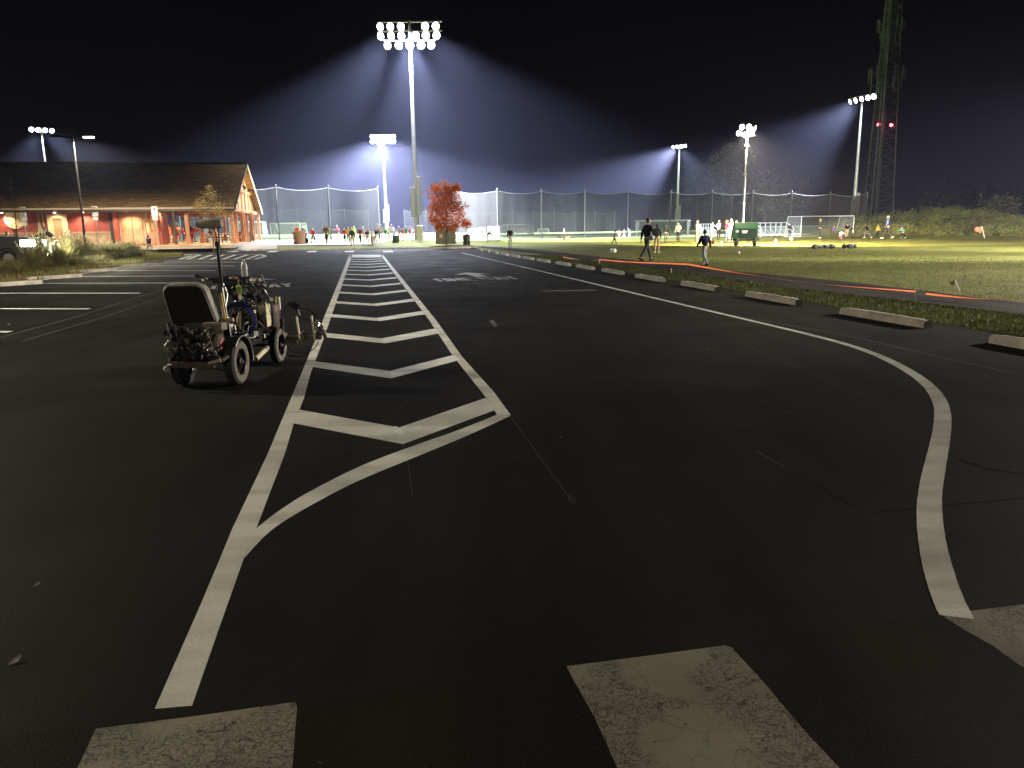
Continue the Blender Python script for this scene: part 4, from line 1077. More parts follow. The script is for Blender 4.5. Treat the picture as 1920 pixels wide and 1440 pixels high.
P3, h3 = pole('distant floodlight pole with a small head left of the tall dim tree', 1274, 271, 195, [(-.5, [-1.8, -.6, .6, 1.8])], R(-50), lampr=.40, br=.40, boxes=True)
P4, h4 = pole('floodlight pole with side-facing lamps standing in front of the lattice tower', 1617, 182, 116, [(-.3, [-2.3, -1.2, 0, 1.2, 2.3])], R(-72), spread=1.0, lampr=.36, br=.30)
P5, h5 = pole('floodlight pole rising behind the brown roof on the left', 77, 241, 150, [(-.3, [-1.6, -.5, .6, 1.7])], R(40), lampr=.42, br=.30, boxes=False)
P6, h6 = None, Vector((42, 27, 9.5))

# ------------------------------------------------------------------ mobile light tower, green
base = at(1396, 461); lt = thing('mobile_light_tower', 'green mobile light tower trailer with a tall telescoping mast on the grass', 'light tower', tuple(base), R(-8))
W_, D_, Hh = 1.62, 1.1, 1.02
g = MB(); g.add([(-W_/2 - .10, -D_/2, .50), (W_/2, -D_/2, .50), (W_/2, D_/2, .50), (-W_/2 - .10, D_/2, .50), (-W_/2 - .02, -D_/2, 1.22), (W_/2, -D_/2, 1.22), (W_/2 - .02, -D_/4, 1.62), (-W_/2 + .02, -D_/4, 1.62), (-W_/2 + .02, D_/4, 1.62), (W_/2 - .02, D_/4, 1.62), (W_/2, D_/2, 1.22), (-W_/2 - .02, D_/2, 1.22)],
           [(0, 1, 5, 4), (4, 5, 6, 7), (7, 6, 9, 8), (8, 9, 10, 11), (11, 10, 2, 3), (1, 2, 10, 9, 6, 5), (3, 0, 4, 7, 8, 11), (3, 2, 1, 0)])
hs_ = g.build('housing', m_green_d, lt, bev=.03)
g = MB(); g.box((.1, -D_/2 - .012, .86), (1.25, .02, .62)); g.build('service_door', M('dark_green_enamel', (.002, .012, .004), rough=.4), hs_, bev=.01)
g = MB()
for k, (x, z, w_) in enumerate(((-.28, 1.02, .05), (-.20, 1.04, .05), (-.12, 1.02, .06), (-.03, 1.04, .05), (.05, 1.02, .05))): g.box((x, -D_/2 - .028, z), (w_, .01, .085), rz=0)
g.box((-.13, -D_/2 - .028, .91), (.34, .01, .035)); g.build('lettering', m_wht, hs_)
g = MB(); g.box((-.62, -D_/2 - .01, 1.02), (.22, .02, .16)); g.build('control_panel', M('grey_panel', (.3, .34, .3)), hs_)
for x in (-.62, .62):
    g = MB(); g.lathe([(.14, -.11), (.30, -.11), (.33, -.06), (.33, .06), (.30, .11), (.14, .11)], 24, (x, -.35 if x < 0 else -.35, .33), 'X'); w = g.build('wheel', m_tyre, lt, smooth=True)
    g = MB(); g.lathe([(.14, -.115), (.05, -.12)], 16, (x, -.35, .33), 'X'); g.build('rim', m_wht, w)
g = MB(); g.box((0, 0, .42), (1.75, .9, .10)); g.box((-.95, -.2, .46), (.5, .1, .06)); g.cyl((-1.0, -.2, 0), (-1.0, -.2, .55), .03); g.cyl((1.0, .3, 0), (1.0, .3, .55), .03); g.build('chassis', m_blk, lt)
mx_ = -.12
hm = zat(base.x, base.y, 240) ; 
g = MB(); g.tube([(mx_, .45, .5), (mx_, .45, 3.0)], .085, 8); g.tube([(mx_, .45, 2.9), (mx_ + .02, .45, 5.0)], .065, 8); g.tube([(mx_, .45, 4.9), (mx_ + .02, .45, 6.9)], .05, 8); g.tube([(mx_, .45, 6.8), (mx_ + .02, .45, hm - .5)], .04, 8)
for z in (2.95, 4.95, 6.85): g.box((mx_, .45, z), (.2, .2, .12))
g.build('mast', m_galv, lt, smooth=False)
g = MB(); g.box((mx_ + .02, .45, hm - .45), (1.3, .08, .08), rz=.3); g.box((mx_ + .02, .45, hm + .05), (1.1, .07, .07), rz=.3); g.box((mx_ + .02, .45, hm - .2), (.06, .06, .8)); g.build('lamp_bracket', m_galv, lt)
for i, (a, b, dd) in enumerate(((-.55, -.30, (-.5, -1, -.1)), (-.12, -.42, (.1, -1, -.3)), (.35, -.30, (.8, -.6, -.2)), (-.38, .10, (-.6, -.8, .1)), (.08, .10, (.3, -1, -.1)), (.5, .02, (1, -.3, -.2)))):
    floodlamp(lt, (mx_ + a, .30, hm + b), dd, .19, m_lensw)
hT = Vector((base.x + mx_, base.y + .3, hm - .1))

# ------------------------------------------------------------------ lamp beams
def fan(h, dirs, blend=.55, rad=.9, col=BLUE):
    for (dx_, dy_, dz_, pw, an) in dirs: spot('floodlight_beam', h, (dx_, dy_, dz_), pw * 2.0, an, blend, col, rad)
fan(h1 + Vector((-1.6, -.9, -1.6)), [(-1.0, .30, -1.0, 118000, 54)]); fan(h1 + Vector((1.6, -.9, -1.6)), [(1.0, .30, -1.0, 98000, 54)])
fan(h1 + Vector((0, -.9, -1.6)), [(0, 1.0, -.9, 300000, 64), (0, -.9, -.9, 8000, 60), (0, .1, -1, 30000, 130)])
fan(h2 + Vector((-1.5, -.9, -1.7)), [(-1.0, -.1, -.85, 400000, 62)], rad=1.2); fan(h2 + Vector((1.5, -.9, -1.7)), [(1.0, -.1, -.85, 400000, 62)], rad=1.2)
fan(h2 + Vector((0, -.9, -1.7)), [(0, -.9, -.9, 420000, 76), (0, .1, -1, 70000, 130)], rad=1.2)
fan(h3 + Vector((-1.0, -.9, -1.0)), [(-1.0, -.45, -.80, 330000, 62)]); fan(h3 + Vector((.2, -.9, -1.0)), [(.55, -.4, -1, 70000, 56)])
fan(h4 + Vector((-1.0, -.6, -.9)), [(-1.0, -.15, -.85, 95000, 62)]); fan(h4 + Vector((0, -1.2, -.4)), [(0, .08, -1, 5000, 50)]); fan(h3 + Vector((0, -1.4, -.4)), [(0, .08, -1, 8000, 50)]); fan(h5 + Vector((0, -1.4, -.4)), [(0, .08, -1, 4000, 50)])
fan(h5 + Vector((-.5, -.6, -.9)), [(-.6, .2, -1, 40000, 70)]); fan(h5 + Vector((.8, -.6, -.9)), [(1.0, .1, -.8, 50000, 60)])
spot('floodlight_beam', h6, (.13, .98, -.12), 110000, 30, .6, (1, .93, .80), .8)  # extra beam from the unseen right-hand floodlight, added to brighten the brush hill
for (tx, ty, pw) in ((14, 46, 80000), (10, 24, 58000), (4, 7, 24000), (26, 60, 80000)):
    d_ = Vector((tx, ty, 0)) - Vector((h6.x, h6.y, 0)); d_.normalize(); spot('floodlight_beam', h6, (d_.x, d_.y, -.56), pw, 54, .35, (1, .93, .80), .8)
# mobile tower: thrown to the right and the back, cut off toward the car park
for az in (22, 55, 86): spot('mobile_lamp', hT, (math.cos(R(az)), math.sin(R(az)), -.98), 105000, 74, .18, (1, .82, .46), .3)
spot('mobile_lamp', hT, (.35, .25, -1), 5000, 78, .25, (1, .86, .62), .3)
spot('mobile_lamp', hT, (.1, -.5, -.35), 900, 120, .5, (1, .85, .62), .3)
# ------------------------------------------------------------------ building with open timber pavilion
ZB = .52
m_roof = M('brown_shingles', (.030, .022, .014), rough=.95, spec=.05)
n, l = N(m_roof); b = n['Principled BSDF']; tcn = n.new('ShaderNodeTexCoord'); bk = n.new('ShaderNodeTexBrick')
bk.inputs['Scale'].default_value = 1.0; bk.inputs['Brick Width'].default_value = .45; bk.inputs['Row Height'].default_value = .17; bk.inputs['Mortar Size'].default_value = .012
bk.inputs['Color1'].default_value = (.23, .135, .052, 1); bk.inputs['Color2'].default_value = (.10, .062, .028, 1); bk.inputs['Mortar'].default_value = (.012, .009, .006, 1)
l.new(tcn.outputs['Object'], bk.inputs['Vector']); l.new(bk.outputs[0], b.inputs['Base Color'])
m_red_s = M('red_lap_siding', (.28, .060, .048), rough=.6, var=.1, scale=2)
n, l = N(m_red_s); b = n['Principled BSDF']; tcn = n.new('ShaderNodeTexCoord'); wv = n.new('ShaderNodeTexWave'); wv.wave_type = 'BANDS'; wv.bands_direction = 'Z'; wv.wave_profile = 'SAW'; wv.inputs['Scale'].default_value = 1.9
l.new(tcn.outputs['Object'], wv.inputs['Vector']); bp = n.new('ShaderNodeBump'); bp.inputs['Strength'].default_value = 1; bp.inputs['Distance'].default_value = .03; l.new(wv.outputs['Fac'], bp.inputs['Height']); l.new(bp.outputs[0], b.inputs['Normal'])
m_stone = M('field_stone', (.28, .19, .13), rough=.85)
n, l = N(m_stone); b = n['Principled BSDF']; tcn = n.new('ShaderNodeTexCoord'); vo = n.new('ShaderNodeTexVoronoi'); vo.inputs['Scale'].default_value = 3.4; l.new(tcn.outputs['Object'], vo.inputs['Vector'])
rp_ = n.new('ShaderNodeValToRGB'); rp_.color_ramp.elements[0].color = (.20, .13, .09, 1); rp_.color_ramp.elements[1].color = (.42, .30, .20, 1); l.new(vo.outputs['Color'], rp_.inputs[0]); l.new(rp_.outputs[0], b.inputs['Base Color'])
vd = n.new('ShaderNodeTexVoronoi'); vd.feature = 'DISTANCE_TO_EDGE'; vd.inputs['Scale'].default_value = 3.4; l.new(tcn.outputs['Object'], vd.inputs['Vector']); bp = n.new('ShaderNodeBump'); bp.inputs['Strength'].default_value = .8; bp.inputs['Distance'].default_value = .05; l.new(vd.outputs['Distance'], bp.inputs['Height']); l.new(bp.outputs[0], b.inputs['Normal'])
m_trim = M('tan_trim', (.34, .25, .17), rough=.6); m_timber = M('stained_timber', (.40, .17, .075), rough=.6, var=.25, scale=5)
m_gab = M('gable_boards', (.48, .27, .13), rough=.6, var=.2, scale=3); m_cream = M('cream_paint', (.62, .54, .34), rough=.5); m_door = M('varnished_door', (.45, .24, .14), rough=.45, var=.15, scale=5)
m_dk = M('dark_trim', (.03, .022, .018), rough=.5)
m_pads = M('plaza_paving', (.36, .28, .20), rough=.8, var=.15, scale=2)
AX = R(12.0)                                       # long axis of the building against the picture plane
Nc = Vector(AU(443, 60.0) + (0,)); axd = Vector((math.cos(AX), math.sin(AX), 0))
bd = thing('park_building', 'long red park building with stone base, brown shingle roof and open timber pavilion end', 'building', (Nc.x, Nc.y, ZB), AX)
LB_, DB, EZ = 40.0, 20.5, 2.62; RZ = 6.55; OV = .75
# local frame: x along the front (0 = near right eave corner, negative to the left), y to the back
def part(g, name, mat, par=bd, **k): return g.build(name, mat, par, **k)
def slab(g, a, b_, c_, d, th=.16):
    up = Vector((0, 0, th)); v_ = [Vector(p) for p in (a, b_, c_, d)]; v2 = [p + up for p in v_]
    g.add(v_ + v2, [(3, 2, 1, 0), (4, 5, 6, 7), (0, 1, 5, 4), (1, 2, 6, 5), (2, 3, 7, 6), (3, 0, 4, 7)])
g = MB(); slab(g, (-LB_, 0, EZ), (0, 0, EZ), (0, DB / 2, RZ), (-LB_, DB / 2, RZ)); slab(g, (-LB_, DB / 2, RZ), (0, DB / 2, RZ), (0, DB, EZ), (-LB_, DB, EZ)); roof = part(g, 'roof', m_roof)
g = MB(); g.box((-LB_ / 2, DB / 2, RZ + .2), (LB_, .3, .07)); part(g, 'ridge_cap', m_dk, roof)
g = MB(); g.box((-LB_ / 2, -.07, EZ + .06), (LB_, .12, .13)); part(g, 'gutter', m_trim, roof)
g = MB(); g.box((-LB_ / 2, -.02, EZ - .09), (LB_, .06, .17)); part(g, 'fascia', m_dk, roof)
for s_ in (0, 1):
    g = MB(); a = (0.03, 0 if s_ == 0 else DB, EZ + .02); b_ = (0.03, DB / 2, RZ + .02); g.add([Vector(a) + Vector((0, 0, -.12)), Vector(b_) + Vector((0, 0, -.12)), Vector(b_) + Vector((0, 0, .16)), Vector(a) + Vector((0, 0, .16)), Vector(a) + Vector((.06, 0, -.12)), Vector(b_) + Vector((.06, 0, -.12)), Vector(b_) + Vector((.06, 0, .16)), Vector(a) + Vector((.06, 0, .16))], [(0, 1, 2, 3), (7, 6, 5, 4), (0, 4, 5, 1), (3, 2, 6, 7)]); part(g, 'barge_board', m_dk if s_ == 0 else m_cream, roof)
# gable wall (boards) with vertical battens
g = MB(); g.add([(-.55, .6, EZ - .05), (-.55, DB - .6, EZ - .05), (-.55, DB / 2, RZ - .3), (-.65, .6, EZ - .05), (-.65, DB - .6, EZ - .05), (-.65, DB / 2, RZ - .3)], [(0, 1, 2), (5, 4, 3), (0, 3, 4, 1), (1, 4, 5, 2), (2, 5, 3, 0)]); gab = part(g, 'gable_wall', m_gab)
for k in range(6):
    y = DB * (.2 + .12 * k); z1 = EZ + (RZ - EZ) * (1 - abs(y - DB / 2) / (DB / 2)) - .45
    if z1 > EZ + .3: g = MB(); g.box((-.50, y, (EZ + z1) / 2), (.09, .22, z1 - EZ)); part(g, 'gable_post', m_timber, gab)
g = MB(); g.box((-.45, DB / 2, EZ + 1.7), (.12, DB * .55, .22)); g.box((-.45, DB / 2, EZ + .02), (.2, DB * .96, .28)); part(g, 'gable_beam', m_timber, gab)
for y in (DB * .30, DB * .64):
    g = MB(); g.box((-.15, y, EZ + 1.95), (.5, .3, .18)); g.cyl((.1, y, EZ + 1.95), (.25, y, EZ + 1.75), .13, 10); part(g, 'gable_lamp', m_dk, gab)
# pavilion posts
XE = -6.1                                         # where the enclosed part ends
for x in (-.35, -3.6, -5.8):
    for y in (.55, DB * .33, DB * .66, DB - .55):
        g = MB(); g.box((x, y, EZ / 2), (.26, .26, EZ)); g.box((x, y, .2), (.4, .4, .4)); part(g, 'pavilion_post', m_timber)
for y in (DB * .2, DB * .45, DB * .55, DB * .8):
    g = MB(); g.box((-.5, y, EZ / 2), (.26, .26, EZ)); part(g, 'pavilion_post', m_timber)
g = MB()
for y in (.55, DB * .33, DB * .66, DB - .55): g = MB(); g.box((-4, y, EZ - .14), (7.4, .2, .26)); part(g, 'pavilion_beam', m_timber)
g = MB(); g.box((-4, DB / 2, EZ + .02), (7.0, DB - 1.0, .05)); part(g, 'pavilion_ceiling', m_gab)
g = MB(); g.box((-20.5, DB / 2 - 1.6, -.16), (41.2, DB + 3.2, .20)); pad = part(g, 'floor_slab', m_pads)
# enclosed part: front wall set back under the eave
WY = 1.55; xl = -LB_ + .6; x_rec = -9.1
def wall(x0, x1, y, nm='wall'):
    g = MB(); g.box(((x0 + x1) / 2, y + .12, .95 + (EZ - .95) / 2), (x1 - x0, .24, EZ - .95)); w = part(g, nm, m_red_s)
    g = MB(); g.box(((x0 + x1) / 2, y + .06, .475), (x1 - x0, .36, .95)); part(g, 'stone_base', m_stone)
    g = MB(); g.box(((x0 + x1) / 2, y - .08, .98), (x1 - x0, .2, .09)); part(g, 'stone_cap', m_trim)
    return w
dx0, dx1 = -13.35, -12.35
wall(xl, dx0 - .1, WY); wall(dx1 + .1, x_rec, WY)
g = MB(); g.box(((dx0 + dx1) / 2, WY + .12, 2.48), (dx1 - dx0 + .2, .24, EZ - 2.34)); part(g, 'wall', m_red_s)
# cream framed door
g = MB()
for x in (dx0, dx1): g.box((x, WY - .02, 1.15), (.34, .2, 2.3))
g.box(((dx0 + dx1) / 2, WY - .03, 2.2), (dx1 - dx0 - .34, .2, .3)); df = part(g, 'door_frame', m_cream)
g = MB(); g.box(((dx0 + dx1) / 2, WY + .1, 1.02), (dx1 - dx0 - .34, .06, 2.04)); dr = part(g, 'door', M('tan_door', (.40, .26, .14), rough=.5), df)
g = MB(); g.box((dx0 - .75, WY - .05, 1.25), (.16, .16, 2.5)); g.box((dx0 - .45, WY - .08, 1.25), (.08, .1, 2.5)); part(g, 'downspout', m_trim)
# round lit window
rx = -15.72
g = MB(); g.lathe([(.0, -.02), (.68, -.02), (.70, .0), (.70, .06)], 36, (rx, WY - .06, 2.0), 'Y'); part(g, 'round_panel', m_cream, smooth=False)
# recessed entrance
g = MB(); g.box(((x_rec + XE) / 2, WY + 1.6, EZ / 2), (XE - x_rec, .24, EZ)); ew = part(g, 'entrance_wall', M('salmon_plaster', (.50, .20, .12), rough=.7, var=.15, scale=3))
g = MB(); g.box((x_rec - .02, WY + .9, EZ / 2), (.24, 1.8, EZ)); part(g, 'wall', m_red_s); g = MB(); g.box((x_rec + .02, WY - .25, EZ / 2), (.22, .22, EZ)); part(g, 'corner_post', m_dk)
for k, x in enumerate((-8.42, -7.66)):
    g = MB(); g.box((x, WY + 1.44, 1.1), (.74, .08, 2.2)); d_ = part(g, 'door', m_door, ew, bev=.01)
    g = MB()
    for j in range(3): g.box((x - .22 + .22 * j, WY + 1.385, 1.45), (.17, .03, 1.2))
    for j in range(3): g.box((x - .22 + .22 * j, WY + 1.385, .42), (.17, .03, .5))
    part(g, 'door_panel', M('door_inset', (.52, .30, .18), rough=.4), d_)
g = MB(); g.box((-8.04, WY + 1.42, 2.3), (1.9, .12, .16)); g.box((-8.9, WY + 1.42, 1.1), (.14, .12, 2.2)); g.box((-7.18, WY + 1.42, 1.1), (.14, .12, 2.2)); part(g, 'door_frame', m_trim, ew)
for (x, z, w_, h_) in ((-9.72, 2.2, .3, .42), (-9.38, 2.05, .2, .5), (-9.68, 1.45, .28, .5), (-9.22, 1.5, .28, .9), (-6.98, 2.1, .2, .6), (-6.92, 1.3, .26, .8), (-6.62, 2.0, .2, .5), (-6.60, 1.4, .18, .5)):
    g = MB(); g.box((x, WY + 1.43, z), (w_, .05, h_)); part(g, 'notice', m_cream, ew)
g = MB(); g.box((-4.4, .15, EZ / 2), (.13, .13, EZ)); part(g, 'dark_column', m_dk)
g = MB(); g.box((XE, 4.3, EZ / 2), (.24, 2.6, EZ)); part(g, 'wall', m_red_s); g = MB(); g.box(((xl + XE) / 2, 5.7, EZ / 2), (XE - xl, .24, EZ)); part(g, 'wall', m_red_s)
# eave downlights
WARM = (1, .58, .30); WHT = (1, .74, .48)
def dl(x, y, z, p, col=WHT, ang=150):
    g = MB(); g.cyl((x, y, z + .1), (x, y, z), .09, 10); part(g, 'downlight', M('downlight_lens', (1, 1, 1), emit=(1, .85, .6), es=6, samp=False))
    P_ = bd.matrix_world_local @ Vector((x, y, z - .05)) if False else Matrix.Translation(bd.location) @ Matrix.Rotation(AX, 4, 'Z') @ Vector((x, y, z - .05))
    spot('building_lamp', P_, (0, 0, -1), p, ang, .6, col, .12)
for x, p in ((-16.3, 150), (-10.9, 260), (-12.8, 80), (-20, 120), (-24, 120)): dl(x, WY - .55, EZ - .2, p)
dl(-8.04, WY + .55, EZ - .15, 260, (1, .70, .45)); dl(-6.8, WY - .5, EZ - .2, 120, (1, .70, .45))
for x, y in ((-5.8, 3), (-2.2, 3), (-5.8, 9), (-2.2, 9), (-2.2, 15), (-5.8, 15)): dl(x, y, EZ - .12, 420, WARM)
for y in (DB * .30, DB * .64):
    P_ = Matrix.Translation(bd.location) @ Matrix.Rotation(AX, 4, 'Z') @ Vector((1.5, y, EZ + 1.5)); spot('gable_wash', P_, (-1, 0, .25), 600, 150, .8, (1, .66, .36), .15)

# ------------------------------------------------------------------ street lamps
m_lampw = M('street_lamp_lens', (1, 1, 1), emit=(1.0, .93, .72), es=16, samp=False)
def street_lamp(label, x, y, z0, h, lit_right=True, rz=0):
    t = thing('street_lamp', label, 'street lamp', (x, y, z0), rz, 'car park street lamps')
    g = MB(); g.tube([(0, 0, 0), (0, 0, h)], [.085, .06], 8); g.cyl((0, 0, 0), (0, 0, .35), .17, 12); g.build('pole', m_blk, t, smooth=False)
    g = MB(); g.tube([(-.85, 0, h + .02), (0, 0, h - .10), (.85, 0, h + .02)], .04, 6); g.build('arm', m_blk, t)
    for s_ in (-1, 1):
        g = MB(); g.box((s_ * 1.0, 0, h + .03), (.72, .34, .12), taper=.8); hd = g.build('lamp_head', m_blk, t, bev=.03)
        if s_ == 1: g = MB(); g.box((s_ * 1.0, 0, h - .05), (.56, .26, .08), taper=1.0); g.build('lamp_lens', m_lampw, hd, bev=.02)
    P_ = Matrix.Translation((x, y, z0)) @ Matrix.Rotation(rz, 4, 'Z') @ Vector((1.0, 0, h - .14)); return P_
sx, sy = AU(137, 50.0); hh = zat(sx, sy, 256)
for _ in range(8): sx += (136 - proj((sx, sy, hh))[0]) * sy / FPX; hh = zat(sx, sy, 256)
pA = street_lamp('dark street lamp with one lit head rising from the planting bed', sx, sy, 0, hh)
spot('street_light', pA, (0, 0, -1), 7000, 165, .4, (1, .90, .66), .2)
pB = street_lamp('dark street lamp standing outside the view on the left of the car park', -19.5, 11.5, 0, 7.6, rz=R(-20))
spot('street_light', pB, (0, 0, -1), 9000, 168, .4, (1, .90, .68), .18)
pC = street_lamp('dark street lamp standing behind the camera at the road edge', -5.0, -13.0, 0, 7.6, rz=R(60))
spot('street_light', pC, (0, 0, -1), 2400, 168, .4, (1, .86, .66), .18)
# dark post by the pavilion and banner pole
def simple_pole(label, u, vb, vt, r, mat, name='dark_post', cat='post'):
    p = at(u, vb); h = zat(p.x, p.y, vt) - p.z; t = thing(name, label, cat, tuple(p)); g = MB(); g.tube([(0, 0, 0), (0, 0, h)], [r, r * .9], 8); g.cyl((0, 0, 0), (0, 0, .2), r * 1.8, 10); g.build('post_shaft', mat, t); return t, h, p
t_, h_, p_ = simple_pole('slim black post with a short crossbar beside the sapling', 413.5, 478, 424, .05, m_blk)
g = MB(); g.box((0, 0, h_ * .62), (1.3, .05, .05)); g.build('crossbar', m_blk, t_)
# ------------------------------------------------------------------ accessible parking signs
m_signw = M('sign_white', (.62, .62, .60), rough=.5); m_signb = M('sign_blue', (.03, .10, .35), rough=.5)
def psign(label, u, Y, vt, vbp, two=True):
    x, y = AU(u, Y); z0 = .1 if Y > 56 else 0.0
    h = zat(x, y, vt) - z0
    for _ in range(6): x += (u - proj((x, y, h))[0]) * y / FPX
    hp = h - (zat(x, y, vbp) - z0); w = .46
    t = thing('parking_sign', label, 'sign', (x, y, z0), 0, 'accessible parking signs'); g = MB(); g.box((0, .03, h / 2), (.055, .04, h)); g.build('sign_post', m_galv, t)
    g = MB(); g.box((0, 0, h - hp * .36), (w, .012, hp * .72)); a = g.build('sign_panel', m_signw, t, bev=.004)
    if two: g = MB(); g.box((0, 0, h - hp * .88), (w * .85, .012, hp * .22)); g.build('lower_plate', m_signw, t)
    g = MB(); c0 = h - hp * .40; s_ = hp * .5
    g.lathe([(.05 * s_ / .3, -.009), (.05 * s_ / .3, -.007)], 14, (-.01, 0, c0 + s_ * .42), 'Y')
    g.tube([(-.01, -.011, c0 + s_ * .30), (0, -.011, c0 - s_ * .02), (.09, -.011, c0 - s_ * .04), (.13, -.011, c0 - s_ * .30)], .022, 5)
    g.tube([(-.02 + math.cos(R(a_)) * .13, -.011, c0 - s_ * .12 + math.sin(R(a_)) * .13) for a_ in range(120, 330, 20)], .017, 5)
    g.build('wheelchair_symbol', m_signb, a)
psign('accessible parking sign in front of the round cream panel', 42, 57, 388, 424); psign('accessible parking sign in front of the red siding', 177, 58, 387, 413); psign('accessible parking sign at the entrance notices', 289, 58, 387, 413)

# ------------------------------------------------------------------ pickup truck, headlights on
tp = G(30, 500); tk = thing('pickup_truck', 'dark pickup truck with headlights on, nosing in from the picture edge', 'pickup truck', (tp.x + .55, tp.y + 1.0, 0), R(14))
m_car = M('dark_grey_paint', (.10, .10, .105), rough=.35, metal=.4); m_carg = M('car_glass', (.02, .022, .025), rough=.08)
prof = [(0, .42), (.05, .98), (-.08, 1.30), (-1.95, 1.42), (-2.55, 1.90), (-3.35, 1.90), (-3.85, 1.34), (-5.5, 1.34), (-5.55, .50), (-4.95, .42), (-4.2, .42), (-1.4, .42), (-.55, .42)]
g = MB(); n_ = len(prof); vs = []
for y, k in ((-.97, .0), (-.90, .03), (.90, .03), (.97, .0)):
    pass
ya = [(-.96, 0.0), (.96, 0.0)]
for y, _ in ya:
    for (x, z) in prof:
        inset = .16 * max(0, (z - 1.30) / .6); vs.append((x, y * (1 - inset), z))
g.add(vs, [tuple(range(n_)), tuple(range(n_, 2 * n_))[::-1]] + [(i, n_ + i, n_ + (i + 1) % n_, (i + 1) % n_) for i in range(n_)])
body = g.build('body', m_car, tk, bev=.05)
g = MB(); g.box((-2.95, -.90, 1.62), (1.0, .03, .34), rot=Euler((R(-12), 0, 0)).to_matrix()); g.box((-2.24, 0, 1.675), (.72, 1.5, .02), rot=Euler((0, R(38.7), 0)).to_matrix()); g.build('window', m_carg, body)
for (x, y) in ((-.98, -.86), (-4.5, -.86), (-.98, .86), (-4.5, .86)):
    g = MB(); g.lathe([(.22, -.12), (.36, -.12), (.39, -.06), (.39, .06), (.36, .12), (.22, .12)], 28, (x, y, .39), 'Y'); w = g.build('wheel', m_tyre, tk, smooth=True); g = MB(); g.lathe([(.22, -.125), (.08, -.13)], 14, (x, y, .39), 'Y'); g.lathe([(.22, .125), (.08, .13)], 14, (x, y, .39), 'Y'); g.build('rim', m_alu, w)
    g = MB(); g.tube([(x + math.cos(R(a_)) * .46, y * 1.13, .39 + math.sin(R(a_)) * .46) for a_ in range(-5, 190, 15)], .035, 6); g.build('wheel_arch', m_blkp, body)
g = MB(); g.box((.045, 0, .86), (.05, 1.0, .42)); gr_ = g.build('grille', m_blkp, tk)
g = MB()
for k in range(4): g.box((.075, 0, .72 + k * .09), (.02, .95, .025))
g.build('grille_bar', m_chrome, gr_)
g = MB(); g.box((.03, 0, .50), (.22, 1.9, .16)); g.build('bumper', m_chrome, tk, bev=.03)
m_head = M('headlight_lens', (1, 1, 1), emit=(.95, .97, 1), es=30, samp=False)
for s_ in (-1, 1):
    g = MB(); g.box((-.02, s_ * .76, 1.04), (.17, .40, .30)); g.box((-.20, s_ * .962, 1.06), (.46, .04, .28)); g.build('headlight', m_head, tk, bev=.02)
    g = MB(); g.box((.135, s_ * .72, .50), (.03, .16, .09)); g.build('fog_light', m_head, tk, bev=.01)
    P_ = Matrix.Translation(tk.location) @ Matrix.Rotation(R(14), 4, 'Z') @ Vector((.25, s_ * .75, .97)); spot('headlight_beam', P_, (math.cos(R(-4)), math.sin(R(-4)), -.05), 1400, 80, .9, (.95, .97, 1), .08)
# ------------------------------------------------------------------ trees
def tree(name, label, x, y, z0, h, trunk_h, cr, blobs, mleaf, mbark, nleaf, ls, seed, tr=.08, nb=14, group=None, lowr=1.0):
    q = random.Random(seed); t = thing(name, label, 'tree', (x, y, z0), 0, group); g = MB()
    g.tube([(0, 0, 0), (q.gauss(0, tr * .4), 0, trunk_h), (q.gauss(0, tr), q.gauss(0, tr), trunk_h + (h - trunk_h) * .5), (q.gauss(0, tr), 0, h * .93)], [tr, tr * .8, tr * .5, tr * .12], 8)
    tips = []
    for i in range(nb):
        z = trunk_h * .85 + (h - trunk_h) * .85 * (i / nb); a = i * 2.4 + q.uniform(-.4, .4); f = 1 - .55 * (z - trunk_h) / (h - trunk_h)
        e = Vector((math.cos(a) * cr * f * .8, math.sin(a) * cr * f * .8, z + (h - z) * .35 + cr * .1)); s0 = Vector((0, 0, z))
        m_ = s0.lerp(e, .5) + Vector((q.gauss(0, .1) * cr, q.gauss(0, .1) * cr, 0)); g.tube([s0, m_, e], [tr * .38, tr * .22, tr * .06], 5); tips += [e, m_]
        for k in range(2):
            e2 = m_ + Vector((q.gauss(0, .35), q.gauss(0, .35), q.uniform(.0, .5))) * cr; g.tube([m_, e2], [tr * .14, tr * .04], 4); tips.append(e2)
    g.build('trunk', mbark, t)
    c = MB(); bl = []
    for (bx, bz, br) in blobs:
        for k in range(3): bl.append((Vector((bx * cr, q.uniform(-.6, .6) * cr, bz)), br * cr * q.uniform(.8, 1.1)))
    for i in range(nleaf):
        if q.random() < .25 and tips: o = q.choice(tips); r0 = cr * .22
        else: o, r0 = q.choice(bl)
        d = Vector((q.gauss(0, 1), q.gauss(0, 1), q.gauss(0, .75))); d = d.normalized() * r0 * q.random() ** .45
        p = o + d; s_ = ls * q.uniform(.6, 1.3)
        a = Vector((q.gauss(0, 1), q.gauss(0, 1), q.gauss(0, .5))).normalized(); b_ = a.cross(Vector((q.gauss(0, 1), q.gauss(0, 1), q.gauss(0, 1)))).normalized()
        c.leaf(p, a * s_, b_ * s_)
    c.build('crown', mleaf, t); return t
m_bark = M('grey_bark', (.10, .08, .06), rough=.9, var=.3, scale=8); m_maple = M('red_autumn_leaves', (.60, .16, .022), rough=.65, var=.45, scale=2.2, trans=.5)
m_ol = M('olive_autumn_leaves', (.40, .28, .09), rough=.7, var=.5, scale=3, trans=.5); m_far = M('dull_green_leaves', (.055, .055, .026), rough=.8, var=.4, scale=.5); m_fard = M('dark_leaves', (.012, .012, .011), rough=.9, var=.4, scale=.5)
p = at(838, 463.5); mz = zat(p.x, p.y, 340) - p.z
